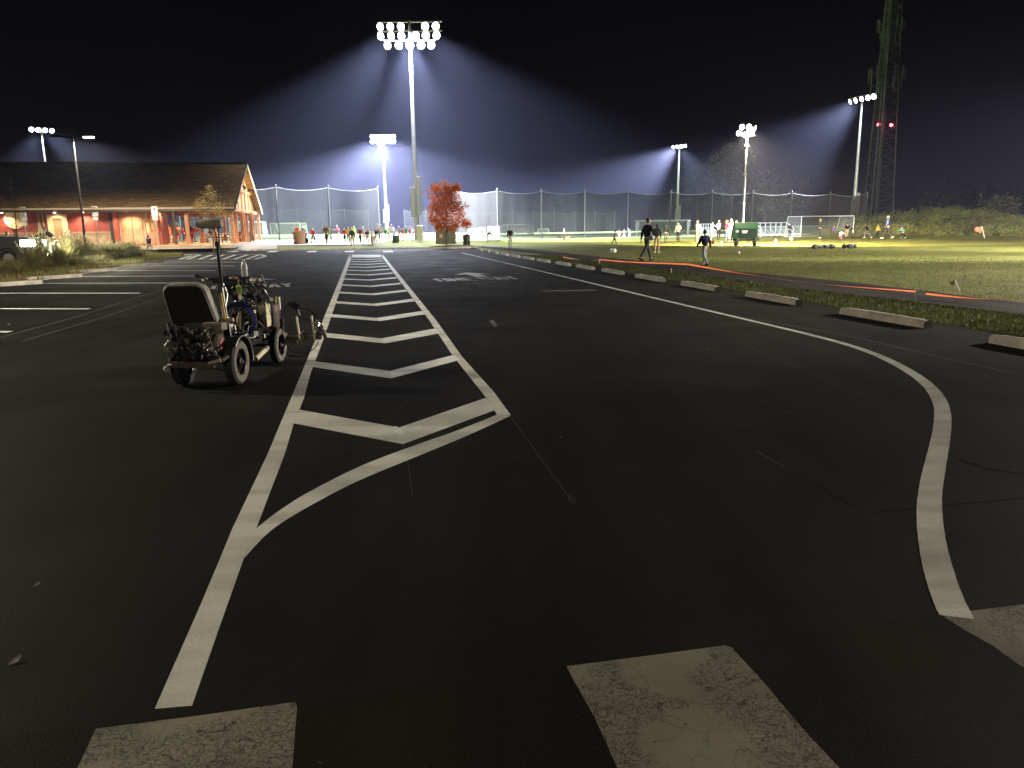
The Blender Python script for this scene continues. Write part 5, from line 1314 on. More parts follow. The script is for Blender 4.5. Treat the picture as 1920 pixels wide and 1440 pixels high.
blobs = [(-.45, mz * .90, .28), (.10, mz * .86, .36), (.55, mz * .90, .24), (-.30, mz * .74, .50), (.35, mz * .74, .50), (-.55, mz * .58, .42), (.0, mz * .58, .55), (.55, mz * .60, .42), (-.65, mz * .43, .36), (-.1, mz * .42, .5), (.6, mz * .42, .44), (1.0, mz * .36, .28), (-.35, mz * .32, .36), (.35, mz * .31, .36)]
tree('maple_tree', 'small red-leaved maple tree on a mulched island before the utility cabinet', p.x, p.y, p.z, mz, 1.3, 1.6, blobs, m_maple, m_bark, 11500, .068, 21, tr=.065)
p = at(402, 478); hz = zat(p.x, p.y, 344) - p.z
p = Vector((p.x, 55.0, 0)); p.x = AU(398, 55)[0]; hz = zat(p.x, p.y, 344)
tree('sapling', 'sparse olive-leaved sapling in front of the open pavilion', p.x, p.y, 0, hz, 1.7, 1.25, [(-.5, hz * .72, .4), (0, hz * .85, .35), (.2, hz * .66, .5), (.6, hz * .6, .45), (-.2, hz * .57, .5), (.9, hz * .52, .35), (0, hz * .95, .15), (-.85, hz * .66, .22)], m_ol, m_bark, 1500, .055, 5, tr=.045)
p = Vector((*AU(30, 33), 0)); hz = zat(p.x, p.y, 306)
t = tree('bare_sapling', 'leafless thin sapling in front of the round cream panel', p.x, p.y, 0, hz, 1.2, .85, [(.5, 1.8, .2)], M('few_brown_leaves', (.10, .04, .02), rough=.8), m_bark, 26, .05, 8, tr=.035, nb=12)
# trees behind the nets
def far(name, label, u, Y, vt, cr, mat, seed, blobs=None, nleaf=4200, ls=.26, tr=.28, th=.25, group='dim trees behind the netting'):
    x, y = AU(u, Y); hz = zat(x, y, vt)
    bl = blobs or [(-.5, .45, .5), (.4, .42, .5), (0, .62, .5), (-.35, .75, .35), (.4, .7, .35), (0, .85, .28)]
    return tree(name, label, x, y, 0, hz, hz * th, cr, [(a, b * hz, c_) for a, b, c_ in bl], mat, m_bark, nleaf, ls, seed, tr=tr, nb=12, group=group)
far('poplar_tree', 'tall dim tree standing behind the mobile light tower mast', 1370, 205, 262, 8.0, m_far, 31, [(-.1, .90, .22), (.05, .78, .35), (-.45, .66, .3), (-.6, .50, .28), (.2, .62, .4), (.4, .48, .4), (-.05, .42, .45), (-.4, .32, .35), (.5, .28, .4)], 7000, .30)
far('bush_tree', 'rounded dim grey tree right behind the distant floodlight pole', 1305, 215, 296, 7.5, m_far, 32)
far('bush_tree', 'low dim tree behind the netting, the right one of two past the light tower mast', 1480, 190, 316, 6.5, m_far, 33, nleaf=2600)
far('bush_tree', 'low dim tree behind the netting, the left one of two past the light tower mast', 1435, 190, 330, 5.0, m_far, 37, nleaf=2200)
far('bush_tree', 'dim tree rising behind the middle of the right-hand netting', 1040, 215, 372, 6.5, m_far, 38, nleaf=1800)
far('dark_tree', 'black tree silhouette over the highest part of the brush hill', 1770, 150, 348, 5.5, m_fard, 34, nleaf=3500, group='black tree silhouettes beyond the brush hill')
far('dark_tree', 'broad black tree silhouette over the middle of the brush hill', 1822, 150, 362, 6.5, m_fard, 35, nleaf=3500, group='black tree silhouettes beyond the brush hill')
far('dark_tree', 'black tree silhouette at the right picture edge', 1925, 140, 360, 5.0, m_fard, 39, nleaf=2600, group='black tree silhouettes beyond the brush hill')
x_, y_ = AU(1872, 92); hz = zat(x_, y_, 372)
tree('bush_tree', 'dull olive bushy tree standing on the brush hill', x_, y_, 1.5, hz - 1.5, .5, 2.3, [(0, .8, .5), (-.4, 1.6, .4), (.3, 2.0, .5), (0, hz - 2.1, .3), (.8, 1.0, .4)], m_far, m_bark, 1800, .16, 36, tr=.1)

# brush covered hill on the right
def hillz(u, Y):
    top = {1540: .6, 1560: .9, 1620: 1.6, 1700: 2.0, 1760: 2.3, 1830: 2.1, 1900: 1.3, 1960: .9, 2200: .6}
    ks = sorted(top); u = max(ks[0], min(ks[-1], u))
    for a, b_ in zip(ks, ks[1:]):
        if a <= u <= b_: hh_ = top[a] + (top[b_] - top[a]) * (u - a) / (b_ - a); break
    Yb = 88 - (u - 1540) * .045
    return hh_ * smooth((Y - Yb) / 13)
us = list(range(1500, 2300, 20)); Ys = [66 + 2 * k for k in range(28)]
g = MB(); vs = []
for Y in Ys:
    for u in us:
        x, y = AU(u, Y); vs.append((x, y, (hillz(u, Y) if u > 1530 else 0) - .02 * (Y < 70) + .004))
nu = len(us); g.add(vs, [(j * nu + i, j * nu + i + 1, (j + 1) * nu + i + 1, (j + 1) * nu + i) for j in range(len(Ys) - 1) for i in range(nu - 1)]); struct(g, 'hill', m_grass)
m_br = [M('brush_foliage', (.20, .23, .05), rough=.75, var=.5, scale=.9, trans=.4), M('lit_goldenrod_foliage', (.32, .32, .06), rough=.75, var=.4, scale=1.4, trans=.4), M('dry_brush_foliage', (.22, .19, .08), rough=.8, var=.4, scale=1.1, trans=.4)]
q = random.Random(77); g = MB()
for i in range(430):
    u = q.uniform(1545, 2080); Yb = 89 - (u - 1540) * .045; Y = Yb + abs(q.gauss(0, 1)) * 9
    x, y = AU(u, Y); z = hillz(u, Y); s_ = q.uniform(.5, 1.0) * (1.25 if Y > Yb + 8 else 1); g.m = 1 if (1660 < u < 1790 and q.random() < .6 and Y < Yb + 8) else (0 if q.random() < .6 else 2)  # yellower, brighter foliage paints in the lit lower part of the hill
    for k in range(75):
        d = Vector((q.gauss(0, 1), q.gauss(0, 1), abs(q.gauss(0, 1)))).normalized() * s_ * q.random() ** .4; d.z *= 1.0
        a = Vector((q.gauss(0, 1), q.gauss(0, .6), q.gauss(0, 1) + .4)).normalized() * .13; b_ = Vector((q.gauss(0, 1), q.gauss(0, 1), q.gauss(0, 1))).normalized() * .075
        g.leaf(Vector((x, y, z)) + d, a, b_)
tag(g.build('brush', m_br), kind='stuff')

# ------------------------------------------------------------------ lattice communications tower
Y = 142.0; bx, by = AU(1638, Y)
for _ in range(4): bx += (1641 - proj((bx, by, 2))[0]) * by / FPX
tw = thing('lattice_tower', 'tall dark lattice communications tower with two red lamps', 'communications tower', (bx, by, 0), R(20))
m_tw = M('tower_steel', (.07, .07, .07), rough=.6, metal=.0); HT_ = 52.0
def wd(z): return 3.0 - 1.75 * min(1, z / 46)
def leg(k, z): a = R(90 + 120 * k); return Vector((math.cos(a) * wd(z), math.sin(a) * wd(z), z))
for k in range(3):
    g = MB(); g.tube([leg(k, z) for z in range(0, 53, 4)], .14, 6); g.build('tower_leg', m_tw, tw)
g = MB(); z = 0.0
while z < HT_ - 2:
    s_ = 2.0 if z < 30 else 1.5
    for k in range(3):
        a, b_ = leg(k, z), leg((k + 1) % 3, z + s_); g.cyl(a, b_, .045, 4); g.cyl(leg((k + 1) % 3, z), leg(k, z + s_), .045, 4); g.cyl(leg(k, z), leg((k + 1) % 3, z), .04, 4)
    z += s_
g.build('lattice_bracing', m_tw, tw)
g = MB(); g.box((0, 0, HT_ / 2), (.5, .35, HT_)); g.build('cable_ladder', m_tw, tw)
m_ant = M('antenna_panel', (.10, .10, .085), rough=.5)
q = random.Random(2)
for zc, rr, n_ in ((zat(bx, by, 47), 2.1, 12), (zat(bx, by, 66), 1.6, 5), (zat(bx, by, 140), 2.9, 12), (zat(bx, by, 160), 2.4, 6)):
    for k in range(n_):
        a = 2 * math.pi * k / n_ + .2; g = MB(); g.box((math.cos(a) * rr, math.sin(a) * rr, zc + q.uniform(-.25, .25)), (.22, .12, q.uniform(1.6, 2.4)), rz=a); g.build('antenna', m_ant, tw)
    g = MB(); g.tube([(math.cos(2 * math.pi * k / 12) * (rr - .2), math.sin(2 * math.pi * k / 12) * (rr - .2), zc) for k in range(12)], .06, 5, closed=True); g.build('antenna_ring', m_tw, tw)
m_rl = M('red_beacon', (1, .1, .1), emit=(1.0, .06, .10), es=14, samp=False)
zl = zat(bx, by, 235)
for dxx in (-1.55, 1.3):
    g = MB(); g.sphere((dxx, -.6, zl), .26, 10, 8); o = g.build('beacon', m_rl, tw, smooth=True)

# ------------------------------------------------------------------ utility cabinet, bins, island
a = at(817, 457.5); b_ = at(853, 457.3); y_ = a.y; W2 = (b_ - a).length; hh = zat(a.x, a.y, 426) - a.z
t = thing('utility_cabinet', 'olive grey utility cabinet behind the red maple with a pale red notice', 'cabinet', (a.x + W2 / 2, a.y + .6, a.z), 0)
m_cab = M('olive_cabinet', (.15, .14, .085), rough=.6, var=.15, scale=3)
g = MB(); g.box((0, 0, hh / 2), (W2, 1.2, hh)); g.build('cabinet_body', m_cab, t, bev=.02); g = MB(); g.box((0, 0, hh + .03), (W2 + .1, 1.3, .07)); g.build('cabinet_lid', m_cab, t)
g = MB(); g.box((0.0, -.612, hh * .5), (.025, .02, hh * .95)); g.build('door_gap', m_dk, t); g = MB(); g.box((-W2 * .22, -.615, hh * .48), (.30, .012, .36)); nn = g.build('notice', M('pale_red_notice', (.62, .20, .13), rough=.5), t)
g = MB()
for k in range(4): g.box((-W2 * .22, -.624, hh * .48 + .1 - k * .065), (.2, .006, .02))
g.build('notice_text', m_wht, nn)
c0 = at(851, 464); g = MB(); g.lathe([(1.0, -.02), (1.0, .10), (.93, .13), (.5, .17), (.0, .18)], 40, cap=False); o = struct(g, 'tree_island', m_mulch); o.location = (c0.x, c0.y, c0.z); o.scale = (1.85, 2.4, 1)
g = MB(); g.lathe([(1.03, -.02), (1.03, .12), (.985, .12)], 40, cap=False); o = struct(g, 'island_kerb', m_conc); o.location = (c0.x, c0.y, c0.z); o.scale = (1.85, 2.4, 1)
def bin_(label, u, vb, vt, r, mat, name='litter_bin', dome=True, band=None):
    p = at(u, vb); h = zat(p.x, p.y, vt) - p.z; t = thing(name, label, 'bin', tuple(p)); g = MB(); g.lathe([(r * .92, 0), (r, .05), (r, h * .75)], 20); g.build('bin_body', mat, t, smooth=True)
    g = MB(); g.lathe([(r * 1.05, h * .74), (r * 1.05, h * .80), (r * .7, h * .93), (r * .3, h)] if dome else [(r * 1.06, h * .74), (r * 1.06, h)], 20); g.build('bin_lid', mat if not band else band, t, smooth=True); return t
bin_('black litter bin at the edge of the tree island', 875, 460.5, 438, .30, m_blkp)
bin_('dark green litter bin in front of the crowd', 742, 455.5, 441.5, .30, M('dark_green_bin', (.02, .035, .015), rough=.6), dome=False)
bin_('wide brown barrel shaped bin left of the walking crowd', 562, 457, 434, .50, M('brown_bin', (.36, .20, .10), rough=.7, var=.2, scale=4), dome=False)
bin_('wide dark green bin under the gable end', 459, 456.5, 434, .62, M('dark_green_bin'), dome=False)
# ------------------------------------------------------------------ people
DG = bpy.context.evaluated_depsgraph_get
def skin_mesh(name, V, E, rad, root=0, sub=1):
    bm = bmesh.new(); lay = bm.verts.layers.skin.verify(); vv = [bm.verts.new(p) for p in V]
    for i, (v_, r0) in enumerate(zip(vv, rad)): v_[lay].radius = r0 if hasattr(r0, '__len__') else (r0, r0); v_[lay].use_root = (i == root)
    for a, b in E: bm.edges.new((vv[a], vv[b]))
    me = bpy.data.meshes.new(name); bm.to_mesh(me); bm.free(); o = bpy.data.objects.new(name, me); COL.objects.link(o)
    sk = o.modifiers.new('skin', 'SKIN'); sk.use_smooth_shade = True
    ss = o.modifiers.new('sub', 'SUBSURF'); ss.levels = sub; ss.render_levels = sub
    dg = bpy.context.evaluated_depsgraph_get(); dg.update(); r_m = bpy.data.meshes.new_from_object(o.evaluated_get(dg)); bpy.data.objects.remove(o); return r_m
def pose(nm, legs, arms, lean=0.0, headturn=0.0, sit=0.0):
    H = Vector((0, 0, .93)); L = R(lean)
    up = lambda d: H + Vector((0, math.sin(L) * d, math.cos(L) * d))
    J = {'pel': H, 'spi': up(.22), 'che': up(.40), 'nec': up(.55), 'hed': up(.60)}
    for s_, (hf, kf), (sf, ab, ef) in ((-1, legs[0], arms[0]), (1, legs[1], arms[1])):
        k = 'L' if s_ < 0 else 'R'; hip = H + Vector((.095 * s_, 0, -.03)); a = R(hf); kn = hip + Vector((.012 * s_, math.sin(a), -math.cos(a))) * .42; a2 = R(hf - kf)
        an = kn + Vector((0, math.sin(a2), -math.cos(a2))) * .42; ta = max(min(a2, .5), -.6); to = an + Vector((.02 * s_, math.cos(ta) * .16, -.045 + math.sin(ta) * .1)); J['hip' + k], J['kne' + k], J['ank' + k], J['toe' + k] = hip, kn, an, to
        sh = up(.50) + Vector((.185 * s_, 0, -.01)); f, b_ = R(sf), R(ab); d = Vector((math.sin(b_) * s_, math.sin(f) * math.cos(b_), -math.cos(f) * math.cos(b_))); el = sh + d * .285; f2 = R(sf + ef)
        d2 = Vector((math.sin(b_) * s_ * (1 if ef < 40 else -.5), math.sin(f2) * math.cos(b_), -math.cos(f2) * math.cos(b_))).normalized(); wr = el + d2 * .25; J['sho' + k], J['elb' + k], J['wri' + k], J['hnd' + k] = sh, el, wr, wr + d2 * .04
        J['dir' + k] = d2
    mz_ = min(J['ankL'].z, J['ankR'].z, J['toeL'].z + .02, J['toeR'].z + .02, J['kneL'].z - .0, J['kneR'].z) - .085
    if sit: mz_ = min(mz_, J['pel'].z - sit)
    for k in list(J):
        if not k.startswith('dir'): J[k] = J[k] - Vector((0, 0, mz_))
    return J
def head_fn(d):
    k = 1.0
    if d.y > .9 and -.25 < d.z < .05: k += .10 * (1 - abs(d.x) * 6) if abs(d.x) < .16 else 0
    if d.z < -.4: k -= .10 * (1 - abs(d.y))
    return k
BODY = {}
def make_pose(nm, J):
    names = ['pel', 'spi', 'che', 'nec', 'hed']; V = [J[k] for k in names]; E = [(0, 1), (1, 2), (2, 3), (3, 4)]; r_ = [(.11, .09), (.10, .085), (.115, .085), (.050, .050), (.056, .058)]
    for s_ in 'LR':
        b_ = len(V); V += [J['hip' + s_], J['kne' + s_], J['ank' + s_], J['toe' + s_]]; E += [(0, b_), (b_, b_ + 1), (b_ + 1, b_ + 2), (b_ + 2, b_ + 3)]; r_ += [.088, .058, .040, .036]
        b_ = len(V); V += [J['sho' + s_], J['elb' + s_], J['wri' + s_], J['hnd' + s_]]; E += [(2, b_), (b_, b_ + 1), (b_ + 1, b_ + 2), (b_ + 2, b_ + 3)]; r_ += [.048, .040, .027, (.038, .021)]
    body = skin_mesh('body', V, E, r_)
    # head, fingers joined into the same body mesh
    g = MB(); vs = [tuple(v.co) for v in body.vertices]; fs = [tuple(p.vertices) for p in body.polygons]; g.add(vs, fs)
    hc = J['hed'] + (J['hed'] - J['spi']).normalized() * .10 + Vector((0, .015, 0)); g.sphere(hc, (.078, .098, .118), 16, 12, head_fn)
    for s_ in (-1, 1): g.sphere(hc + Vector((.078 * s_, -.005, -.005)), (.012, .022, .032), 6, 5)
    for s_ in 'LR':
        d = J['dir' + s_]; w = J['hnd' + s_]; sd = Vector((0, 1, 0)) if abs(d.y) < .7 else Vector((0, 0, 1)); sd = (sd - d * sd.dot(d)).normalized(); inn = Vector((-1 if s_ == 'R' else 1, 0, 0))
        for k, ln in enumerate((.070, .080, .075, .058)):
            o = w + sd * (.027 - .018 * k) + d * .012; g.tube([o, o + d * ln * .5 + inn * .006, o + d * ln * .95 + inn * .022], [.010, .009, .007], 5)
        o = w + sd * .028 - d * .02; g.tube([o, o + sd * .028 + d * .022 + inn * .01, o + sd * .032 + d * .05 + inn * .012], [.011, .010, .008], 5)
    g.m = 1
    for s_ in (-1, 1): g.sphere(hc + Vector((.031 * s_, .086, .012)), (.012, .008, .008), 6, 5)
    g.sphere(hc + Vector((0, .086, -.055)), (.026, .006, .006), 6, 4)
    bm_ = g.mesh('body'); bm_.polygons.foreach_set('use_smooth', [True] * len(bm_.polygons))
    V = [J['pel'], J['spi'], J['che'], J['nec'] - Vector((0, 0, .02))]; E = [(0, 1), (1, 2), (2, 3)]; r_ = [(.165, .14), (.15, .125), (.180, .145), (.085, .085)]
    for s_ in 'LR': b_ = len(V); V += [J['sho' + s_], J['elb' + s_], J['wri' + s_]]; E += [(2, b_), (b_, b_ + 1), (b_ + 1, b_ + 2)]; r_ += [.075, .060, .043]
    jk = skin_mesh('jacket', V, E, r_)
    V = [J['pel'] + Vector((0, 0, .05)), J['pel']]; E = [(0, 1)]; r_ = [(.145, .125), (.15, .128)]
    for s_ in 'LR': b_ = len(V); V += [J['hip' + s_], J['kne' + s_], J['ank' + s_]]; E += [(1, b_), (b_, b_ + 1), (b_ + 1, b_ + 2)]; r_ += [.102, .074, .057]
    tr_ = skin_mesh('trousers', V, E, r_, root=1)
    hr = MB(); hr.sphere(hc + Vector((0, -.016, .022)), (.088, .100, .112), 14, 10)
    lg = MB(); lg.sphere(hc + Vector((0, -.016, .022)), (.090, .102, .114), 14, 10); lg.tube([hc + Vector((0, -.06, .03)), hc + Vector((0, -.085, -.10)), hc + Vector((0, -.09, -.24))], [.085, .075, .035], 10)
    # keep the face clear: cut hair in front
    def cut(m_):
        keep = [f for f in m_.f if not (sum(m_.v[i][1] for i in f) / len(f) > hc.y + .035 and sum(m_.v[i][2] for i in f) / len(f) < hc.z + .07)]; m_.f = keep; m_.mi = [0] * len(keep); me = m_.mesh('hair'); me.polygons.foreach_set('use_smooth', [True] * len(me.polygons)); return me
    sh = []
    for s_ in 'LR':
        g2 = MB(); a, t_ = J['ank' + s_], J['toe' + s_]; g2.tube([a + Vector((0, -.05, -.045)), a + Vector((0, .01, -.035)), t_ + Vector((0, -.02, .0)), t_ + Vector((0, .04, -.01))], [.034, .050, .045, .028], 8); m2 = g2.mesh('shoe'); m2.polygons.foreach_set('use_smooth', [True] * len(m2.polygons)); sh.append(m2)
    BODY[nm] = (bm_, jk, tr_, cut(hr), cut(lg), sh, J)
POSES = {'stand': pose('s', ((2, 0), (-3, 2)), ((4, 8, 10), (-4, 8, 12))), 'stand2': pose('s', ((6, 6), (-4, 0)), ((10, 10, 70), (0, 9, 15))), 'arms': pose('s', ((3, 3), (-3, 0)), ((25, 14, 80), (22, 14, 85))),
         'walk': pose('s', ((24, 6), (-20, 22)), ((-20, 8, 15), (22, 8, 25)), 4), 'walk2': pose('s', ((-16, 30), (20, 2)), ((18, 8, 20), (-18, 8, 10)), 3), 'run': pose('s', ((48, 50), (-24, 60)), ((-35, 12, 70), (40, 12, 80)), 14),
         'crouch': pose('s', ((100, 125), (85, 130)), ((55, 10, 30), (50, 10, 35)), 30, sit=.32), 'lunge': pose('s', ((60, 75), (-35, 15)), ((-30, 18, 40), (45, 20, 30)), 18), 'sit': pose('s', ((85, 88), (80, 90)), ((35, 10, 45), (30, 10, 50)), 6, sit=.46),
         'raise': pose('s', ((3, 2), (-4, 2)), ((5, 10, 12), (165, 12, 5))), 'bend': pose('s', ((25, 30), (5, 15)), ((60, 8, 15), (55, 8, 20)), 48)}
for k, J in POSES.items(): make_pose(k, J)
m_eye = M('eyes_and_lips', (.05, .03, .025), rough=.5)
SK = {'l': (.55, .33, .22), 'm': (.35, .19, .12), 'd': (.12, .06, .04)}
HR = {'k': (.010, .008, .007), 'b': (.06, .03, .015), 'y': (.50, .34, .14), 'w': (.65, .63, .60), 'r': (.20, .05, .02), 'h': (.75, .75, .78)}
COLS = {'black': (.010, .010, .012), 'navy': (.010, .016, .06), 'white': (.78, .78, .76), 'grey': (.16, .16, .17), 'lgrey': (.38, .38, .38), 'tan': (.42, .28, .14), 'beige': (.55, .45, .30), 'jeans': (.05, .075, .15), 'pink': (.75, .34, .42), 'hot': (.75, .08, .22),
        'maroon': (.28, .03, .06), 'red': (.55, .03, .02), 'orange': (.70, .17, .04), 'blue': (.12, .17, .50), 'sky': (.30, .42, .62), 'lav': (.45, .38, .60), 'green': (.10, .30, .05), 'lime': (.45, .62, .12), 'yellow': (.70, .50, .08), 'brown': (.14, .06, .035), 'purple': (.20, .12, .40), 'teal': (.10, .30, .30), 'skin': SK['l'], 'dgrey': (.045, .045, .05)}
def fab(c_): return M('fabric_' + c_, COLS[c_], rough=.85, var=.12, scale=9, spec=.2)
def setm(o, mats):
    for i, m_ in enumerate(mats): o.material_slots[i].link = 'OBJECT'; o.material_slots[i].material = m_
for k, v in BODY.items():
    for i, me in enumerate([v[0], v[1], v[2], v[3], v[4]] + v[5]):
        me.materials.clear(); me.materials.append(None)
        if i == 0: me.materials.append(None)
def person(label, u, vf, vt, ps, face, top, bot, hair='b', skin='l', shoes='black', long_=False, group=None, z=None, sleeves=True):
    p = at(u, vf) if z is None else G(u, vf, z)
    bm_, jk, tr_, hs1, hs2, sh, J = BODY[ps]; top_z = max(v_.co.z for v_ in hs1.vertices); want = zat(p.x, p.y, vt) - p.z; sc = want / top_z
    t = thing('person', label, 'person', tuple(p), R(face), group, sc)
    def ob(nm, me, mats): o = bpy.data.objects.new(nm, me); COL.objects.link(o); o.parent = t; setm(o, mats); return o
    ob('body', bm_, [M('skin_' + skin, SK[skin], rough=.6), m_eye]); ob('jacket', jk, [fab(top)]); ob('trousers', tr_, [fab(bot)]); ob('hair', hs2 if long_ else hs1, [M('hair_' + hair, HR[hair], rough=.5)])
    for s_ in sh: ob('shoe', s_, [fab(shoes)])
    t['_s'] = sc; del t['_s']; return t, p, sc
# facing: 0 looks away from the camera, 180 toward it, 90 to the left, -90 to the right
pe, pp, sc_ = person('man in black jacket and dark jeans walking along the path holding a grey ball', 1212, 490, 408, 'walk', -60, 'black', 'dgrey', 'b', shoes='black')
gb_ = MB(); gb_.sphere((0, 0, 0), .12, 14, 10); ob_ = gb_.build('ball', M('grey_ball', (.28, .28, .29), rough=.5), smooth=True); ob_.location = Vector((pp.x + .16, pp.y - .22, 1.0)); tag(ob_, 'grey ball carried at the hip by the man on the path', 'ball')
person('long-haired woman in black top and tan trousers beside the man with the ball', 1231, 475.5, 420, 'stand', 10, 'black', 'tan', 'k', shoes='white', long_=True)
person('woman in long dark coat in front of the left half of the big white goal', 1248, 455, 421, 'stand', 0, 'black', 'dgrey', 'k', long_=True)
person('person in beige jacket and black trousers inside the outline of the big white goal', 1271, 454, 417, 'stand2', 150, 'beige', 'black', 'b')
person('woman in lavender top with a black backpack and tan leggings', 1306, 458, 412, 'stand2', -70, 'lav', 'tan', 'k', long_=True)
person('child in navy jacket and pale grey trousers stepping onto the path', 1320, 500.5, 430, 'walk2', 20, 'navy', 'lgrey', 'k')
person('person in light blue sweater left of the pink hooded woman', 1334, 453, 415.5, 'stand', -90, 'sky', 'lgrey', 'k')
person('blonde woman in pink hooded top and black leggings', 1347, 449.5, 412.5, 'arms', 30, 'pink', 'black', 'y')
person('woman in maroon top and blue jeans with auburn hair', 1361, 455, 412, 'arms', -80, 'maroon', 'jeans', 'r', long_=True)
person('pale-haired person in white and purple behind the maroon-topped woman', 1370, 455, 411, 'stand', 180, 'lav', 'white', 'w')
person('blonde person in navy top next to the green light tower', 1379, 455, 413.5, 'stand2', 170, 'navy', 'beige', 'y')
person('child in pink crouching at the feet of the chatting parents, left one', 1338, 461, 447.5, 'crouch', 60, 'hot', 'pink', 'y')
person('child in white crouching at the feet of the chatting parents, right one', 1350, 463, 448.5, 'crouch', -40, 'white', 'white', 'b')
person('child in yellow-white top seated beside the left wheel of the light tower', 1369, 462, 449, 'crouch', 160, 'beige', 'white', 'y')
person('child walking alone on the grass in a pale top and black leggings', 1152, 458, 432, 'walk', -80, 'lgrey', 'black', 'k')
person('child in white by the big goal, left one of three', 1161, 447, 431, 'stand', 180, 'white', 'white', 'y', shoes='white')
person('child in white by the big goal, middle one of three', 1170, 447, 430, 'walk2', -70, 'white', 'white', 'y', shoes='white')
person('child in white by the big goal, right one of three', 1180, 447, 429.5, 'raise', 180, 'white', 'white', 'y', shoes='white')
person('child in pink and white sitting on the bright grass right of the light tower', 1456, 459.5, 447, 'crouch', 130, 'pink', 'pink', 'w', shoes='white')
person('thin dark-clothed child standing beside the bleachers', 1480, 444.5, 418.5, 'stand', 150, 'black', 'black', 'k')
person('coach in dark jacket standing inside the left part of the thin goal', 1536, 447.5, 410, 'stand2', -90, 'dgrey', 'dgrey', 'y', shoes='white')
person('faint person in purple behind the thin goal net', 1563, 443, 424, 'stand', 180, 'purple', 'grey', 'w')
person('child in pink trousers and white top crouching before the thin goal', 1575, 450, 431, 'crouch', -50, 'white', 'hot', 'k')
person('dark-clothed child bending at the right post of the thin goal', 1587, 446.5, 419, 'bend', 160, 'black', 'beige', 'k')
person('second dark-clothed child beside the right post of the thin goal', 1593, 446, 422, 'lunge', -110, 'dgrey', 'tan', 'k')
person('child in black just right of the tall netting end post', 1626, 447, 420, 'lunge', 80, 'black', 'grey', 'k', shoes='white')
person('child in yellow top and white socks on the lit grass', 1645, 446.5, 421, 'stand', 180, 'yellow', 'black', 'y')
person('tall adult in blue jacket and white cap at the far right of the field', 1663, 447.5, 404, 'walk2', 80, 'blue', 'dgrey', 'h', shoes='white')
person('child in teal shirt and dark shorts lunging at the brush edge', 1692, 447, 425, 'lunge', 100, 'teal', 'black', 'y', shoes='white')
person('person with dark hair, black t-shirt and pale shorts walking on the path end', 957, 465, 426, 'stand2', 180, 'black', 'lgrey', 'k', shoes='dgrey')
person('distant person in white walking two dogs at mid field', 1058, 449, 428, 'stand', 90, 'white', 'brown', 'y')
person('child in black bending beside the white team shelter', 913, 454.5, 433, 'bend', -60, 'black', 'white', 'k')
crowd = [(613, 457.5, 421, 'walk', 175, 'brown', 'black', 'k', 'adult with a green bag walking left of the gap in the netting'), (588, 456, 428, 'walk2', 170, 'red', 'black', 'w', 'child in a red vest beside the barrel bin'),
 (574, 455, 425, 'bend', 160, 'grey', 'black', 'w', 'person in grey bending behind the barrel bin'), (559, 456, 422, 'arms', 180, 'orange', 'brown', 'k', 'person with raised hands directly behind the barrel bin'),
 (636, 452, 422, 'run', 120, 'pink', 'white', 'w', 'far child in pale pink left of the crowd'), (647, 454.5, 428, 'walk', 170, 'red', 'black', 'y', 'child in red at the left end of the crowd'),
 (654, 455, 426, 'stand', 180, 'yellow', 'brown', 'y', 'person in gold top near the left end of the crowd'), (661, 461, 427, 'walk2', 185, 'dgrey', 'tan', 'w', 'person in dark top and tan trousers leading the left of the crowd'),
 (665, 449, 424, 'stand', 170, 'lime', 'green', 'w', 'person in lime vest behind the crowd'), (676, 455.5, 427, 'walk', 175, 'maroon', 'black', 'y', 'person in dusty maroon coat in the crowd'),
 (682, 452, 425, 'stand2', 180, 'lgrey', 'lgrey', 'w', 'person in pale grey behind the maroon coat'), (689, 457, 429, 'walk2', 178, 'brown', 'maroon', 'y', 'person in brown jacket in the crowd'),
 (698.5, 462, 427.5, 'walk', 180, 'white', 'tan', 'w', 'person in white top and long tan trousers leading the crowd'), (704, 457.5, 428, 'stand', 170, 'black', 'black', 'k', 'person in large black jacket in the middle of the crowd'),
 (709, 452, 427, 'stand', 190, 'grey', 'white', 'w', 'person with pale hair right of the black jacket'), (714.5, 452, 421, 'raise', 180, 'beige', 'black', 'w', 'adult in beige top with one arm raised'),
 (723, 451.5, 427, 'walk', 200, 'green', 'white', 'w', 'person in green in front of the glaring pole base'), (729, 451, 426, 'stand', 180, 'white', 'black', 'w', 'person in white top and black trousers by the glaring pole base'),
 (735, 452, 420, 'walk2', 180, 'white', 'white', 'w', 'tall person all in white in the crowd'), (740, 450, 427, 'stand', 160, 'lav', 'white', 'y', 'person in pale lavender behind the green bin'),
 (749, 452, 424, 'walk', 180, 'lgrey', 'white', 'w', 'person in grey-white right of the green bin'), (756, 451.5, 428, 'stand', 170, 'orange', 'beige', 'y', 'person with an orange top in the right of the crowd'),
 (762, 451, 423.5, 'stand2', 180, 'teal', 'tan', 'w', 'person in teal top near the tallest pole'), (769, 451, 424, 'walk2', 180, 'pink', 'white', 'y', 'person in pink beside the tallest pole'),
 (774.5, 450, 427, 'stand', 180, 'white', 'white', 'w', 'person in white nearest to the tallest pole')]
for u, vf, vt, ps, fc, tp_, bt_, hr_, lab in crowd: person(lab, u, vf, vt, ps, fc, tp_, bt_, hr_, shoes='white' if bt_ == 'white' else 'black')
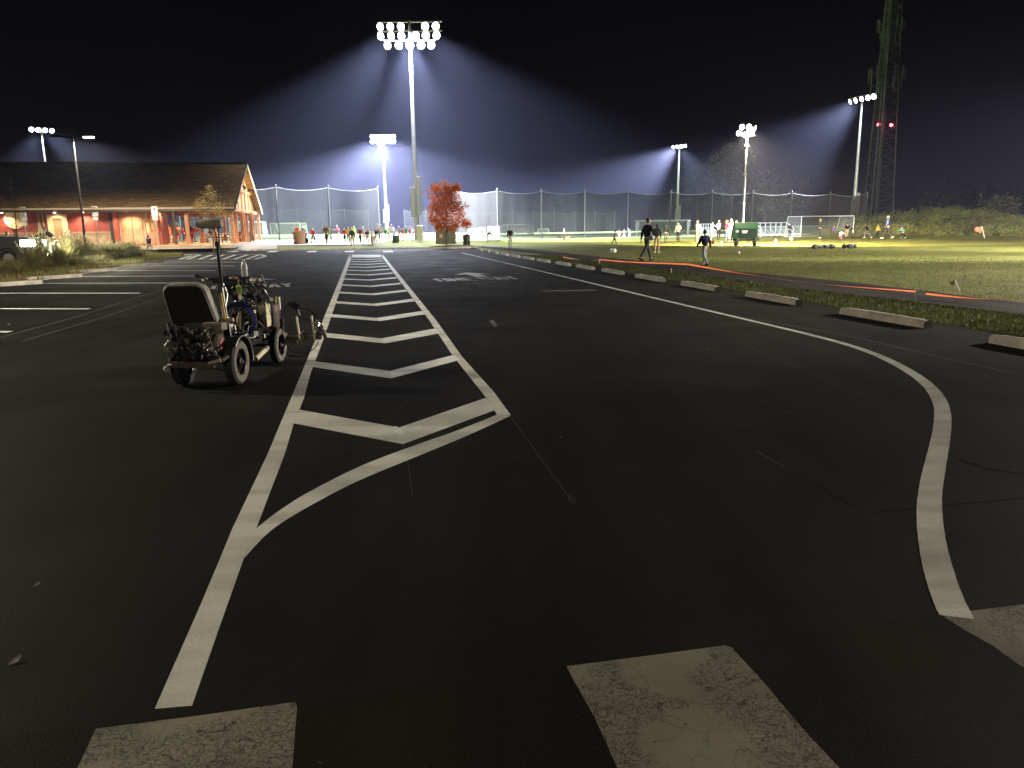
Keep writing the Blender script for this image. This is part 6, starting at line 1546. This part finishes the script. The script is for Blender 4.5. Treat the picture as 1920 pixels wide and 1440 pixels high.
pav = [(319, 455, 421, 'stand', 170, 'orange', 'pink', 'y', 'person in pale orange at the left of the pavilion'), (335, 453.5, 421, 'stand2', -120, 'orange', 'red', 'r', 'person in orange jacket and red trousers under the pavilion'),
 (346, 453, 425, 'stand', 10, 'maroon', 'dgrey', 'k', 'person half hidden behind a pavilion post'), (362, 455, 424, 'bend', -100, 'red', 'maroon', 'k', 'person in red leaning behind the black round chair'),
 (397, 455, 427, 'sit', 90, 'black', 'tan', 'k', 'person in black top sitting at the picnic table'), (404, 455, 427, 'sit', -90, 'beige', 'pink', 'y', 'person in pale top sitting at the picnic table')]
for u, vf, vt, ps, fc, tp_, bt_, hr_, lab in pav:
    for zz in (ZB,): person(lab, u, vf, vt, ps, fc, tp_, bt_, hr_, z=ZB)
person('dark figure standing in front of the round cream panel', 20, 485, 434, 'stand', -90, 'black', 'black', 'k', z=0)
person('dark-clothed person bending in front of the cream framed door', 106, 481, 425.5, 'bend', 90, 'black', 'navy', 'k')
person('child in dark clothes with white sleeves running near the planting bed end', 283, 477, 441, 'run', 60, 'navy', 'grey', 'k', z=0)

# dogs by the distant walker
def dog(label, u, v, h, col, rz):
    p = at(u, v); V = [(0, -.22, .36), (0, 0, .37), (0, .20, .38), (0, .30, .50), (0, .40, .55), (0, .52, .52), (0, -.34, .44)]; E = [(0, 1), (1, 2), (2, 3), (3, 4), (4, 5), (0, 6)]; r_ = [.075, .08, .10, .055, .06, .03, .018]
    for s_ in (-1, 1):
        b0 = len(V); V += [(.06 * s_, .20, .28), (.06 * s_, .20, .15), (.06 * s_, .22, .02)]; E += [(2, b0), (b0, b0 + 1), (b0 + 1, b0 + 2)]; r_ += [.04, .024, .022]
        b0 = len(V); V += [(.06 * s_, -.20, .26), (.06 * s_, -.30, .14), (.06 * s_, -.25, .02)]; E += [(0, b0), (b0, b0 + 1), (b0 + 1, b0 + 2)]; r_ += [.05, .024, .022]
    me = skin_mesh('dog', V, E, r_, root=1); me.materials.clear(); me.materials.append(M('fur_' + str(int(col[0] * 100)), col, rough=.9)); o = bpy.data.objects.new('dog', me); COL.objects.link(o); o.location = p; o.rotation_euler = (0, 0, R(rz)); o.scale = (h,) * 3; tag(o, label, 'dog')
dog('small black dog left of the distant dog walker', 1048.5, 448.5, .8, (.015, .012, .01), 90); dog('small tan dog right of the distant dog walker', 1064, 449.5, .7, (.35, .22, .10), -90)

# picnic table, round chair, green and black bags
def ptable(label, u, v):
    p = G(u, v, ZB); t = thing('picnic_table', label, 'picnic table', tuple(p), R(8)); g = MB()
    g.box((0, 0, .75), (1.8, .75, .05)); g.build('tabletop', m_timber, t)
    for y in (-.65, .65): g = MB(); g.box((0, y, .45), (1.8, .28, .05)); g.build('bench', m_timber, t)
    for x in (-.6, .6): g = MB(); g.tube([(x, -.7, 0), (x, -.25, .74)], .04, 6); g.tube([(x, .7, 0), (x, .25, .74)], .04, 6); g.box((x, 0, .42), (.06, 1.4, .06)); g.build('leg_frame', m_timber, t)
ptable('picnic table with two seated people under the pavilion', 400, 455.5); ptable('empty picnic table further right under the pavilion', 436, 455)
p = G(357, 455, ZB); t = thing('folding_chair', 'black round-backed folding chair under the pavilion', 'chair', tuple(p), 0)
g = MB(); g.lathe([(.0, -.03), (.40, -.03), (.43, 0), (.40, .03), (.0, .03)], 24, (0, 0, .95), 'Y'); g.build('backrest', m_blkp, t); g = MB(); g.tube([(-.3, -.25, 0), (.25, .25, .7)], .02, 6); g.tube([(.3, -.25, 0), (-.25, .25, .7)], .02, 6); g.build('leg_frame', M('red_tube', (.5, .05, .04)), t); g = MB(); g.box((0, -.2, .5), (.5, .4, .04)); g.build('seat', M('red_tube'), t)
def pack(label, u, v, zc, w, h, col, name='backpack'):
    p = at(u, v); t = thing(name, label, 'bag', tuple(p)); g = MB(); g.sphere((0, 0, zc), (w, .12, h), 12, 8); g.build('bag_body', fab(col), t, smooth=True); g = MB(); g.tube([(-w * .5, -.08, zc + h * .3), (0, -.12, zc + h * 1.1), (w * .5, -.08, zc + h * .3)], .02, 6); g.build('strap', fab('black'), t)
pack('lime green bag hanging at the side of the walking adult', 617, 456.8, .95, .16, .32, 'lime', 'shoulder_bag'); pack('black bag on the ground beside the barrel bin', 572.5, 456.8, .24, .30, .26, 'black', 'ground_bag')
pack('black backpack worn by the woman in lavender', 1303, 457.6, 1.35, .16, .27, 'black')
# leaves and pebbles lying on the asphalt
m_lf = M('dead_leaf', (.16, .14, .11), rough=.8, var=.3, scale=30); q = random.Random(4)
for i, (u, v, s_, lab) in enumerate([(70, 1097, .017, 'curled dead leaf lying on the dark asphalt near the left edge'), (30, 1240, .026, 'larger curled dead leaf near the lower left corner'), (82, 851, .010, 'tiny pale crumb on the asphalt in the left foreground'), (1052, 820, .016, 'small dead leaf right of the big chevron'), (1327, 655, .02, 'small pale leaf on the asphalt left of the curved line'), (600, 1432, .008, 'tiny twig at the bottom edge between the crosswalk bars'), (16, 609, .03, 'small white scrap on the asphalt at the left stalls'), (1853, 642, .025, 'small white scrap by the wheel stop shadow'), (763, 752, .012, 'small dark pebble between the two nearest chevrons')]):
    p = G(u, v, .004); g = MB(); n_ = 7
    A = []; B = []
    for k in range(n_):
        t_ = k / (n_ - 1) - .5; w = (1 - (2 * t_) ** 2) * .45 + .05; z = .002 + .35 * abs(t_) * s_; A.append((t_ * s_ * 2, w * s_, z + s_ * .25)); B.append((t_ * s_ * 2, -w * s_, z))
    M_ = [(x, 0, z * .5) for x, y, z in A]; g.strip(A, M_); g.strip(M_, B); o = g.build('fallen_leaf', m_lf, smooth=True); o.location = p; o.rotation_euler = (q.uniform(-.3, .3), q.uniform(-.3, .3), q.uniform(0, 3)); tag(o, lab, 'leaf')
# bits of leaf litter on the verge
for i in range(26):
    y = q.uniform(10.5, 24); x = edge(y) + q.uniform(.2, 1.3); g = MB(); s_ = q.uniform(.02, .035); g.add([(-s_, 0, .01), (0, -s_ * .5, .0), (s_, 0, .012), (0, s_ * .5, .02)], [(0, 1, 2, 3)]); o = g.build('fallen_leaf', m_lf); o.location = (x, y, .06); o.rotation_euler = (q.uniform(-.5, .5), q.uniform(-.5, .5), q.uniform(0, 3)); tag(o, 'pale fallen leaf scattered in the grass verge behind the wheel stops', 'leaf', 'fallen leaves on the verge')

# ------------------------------------------------------------------ night haze
hz = MB(); hz.box((0, 170, 31.9), (694, 464, 66)); hm_ = bpy.data.materials.new('haze'); hm_.use_nodes = True; n, l = N(hm_)
n.remove(n['Principled BSDF']); pv = n.new('ShaderNodeVolumePrincipled'); pv.inputs['Color'].default_value = (.60, .63, 1.0, 1); pv.inputs['Density'].default_value = .0004; pv.inputs['Anisotropy'].default_value = .15
l.new(pv.outputs[0], [x for x in n if x.type == 'OUTPUT_MATERIAL'][0].inputs['Volume'])
tag(hz.build('haze', hm_), kind='stuff')
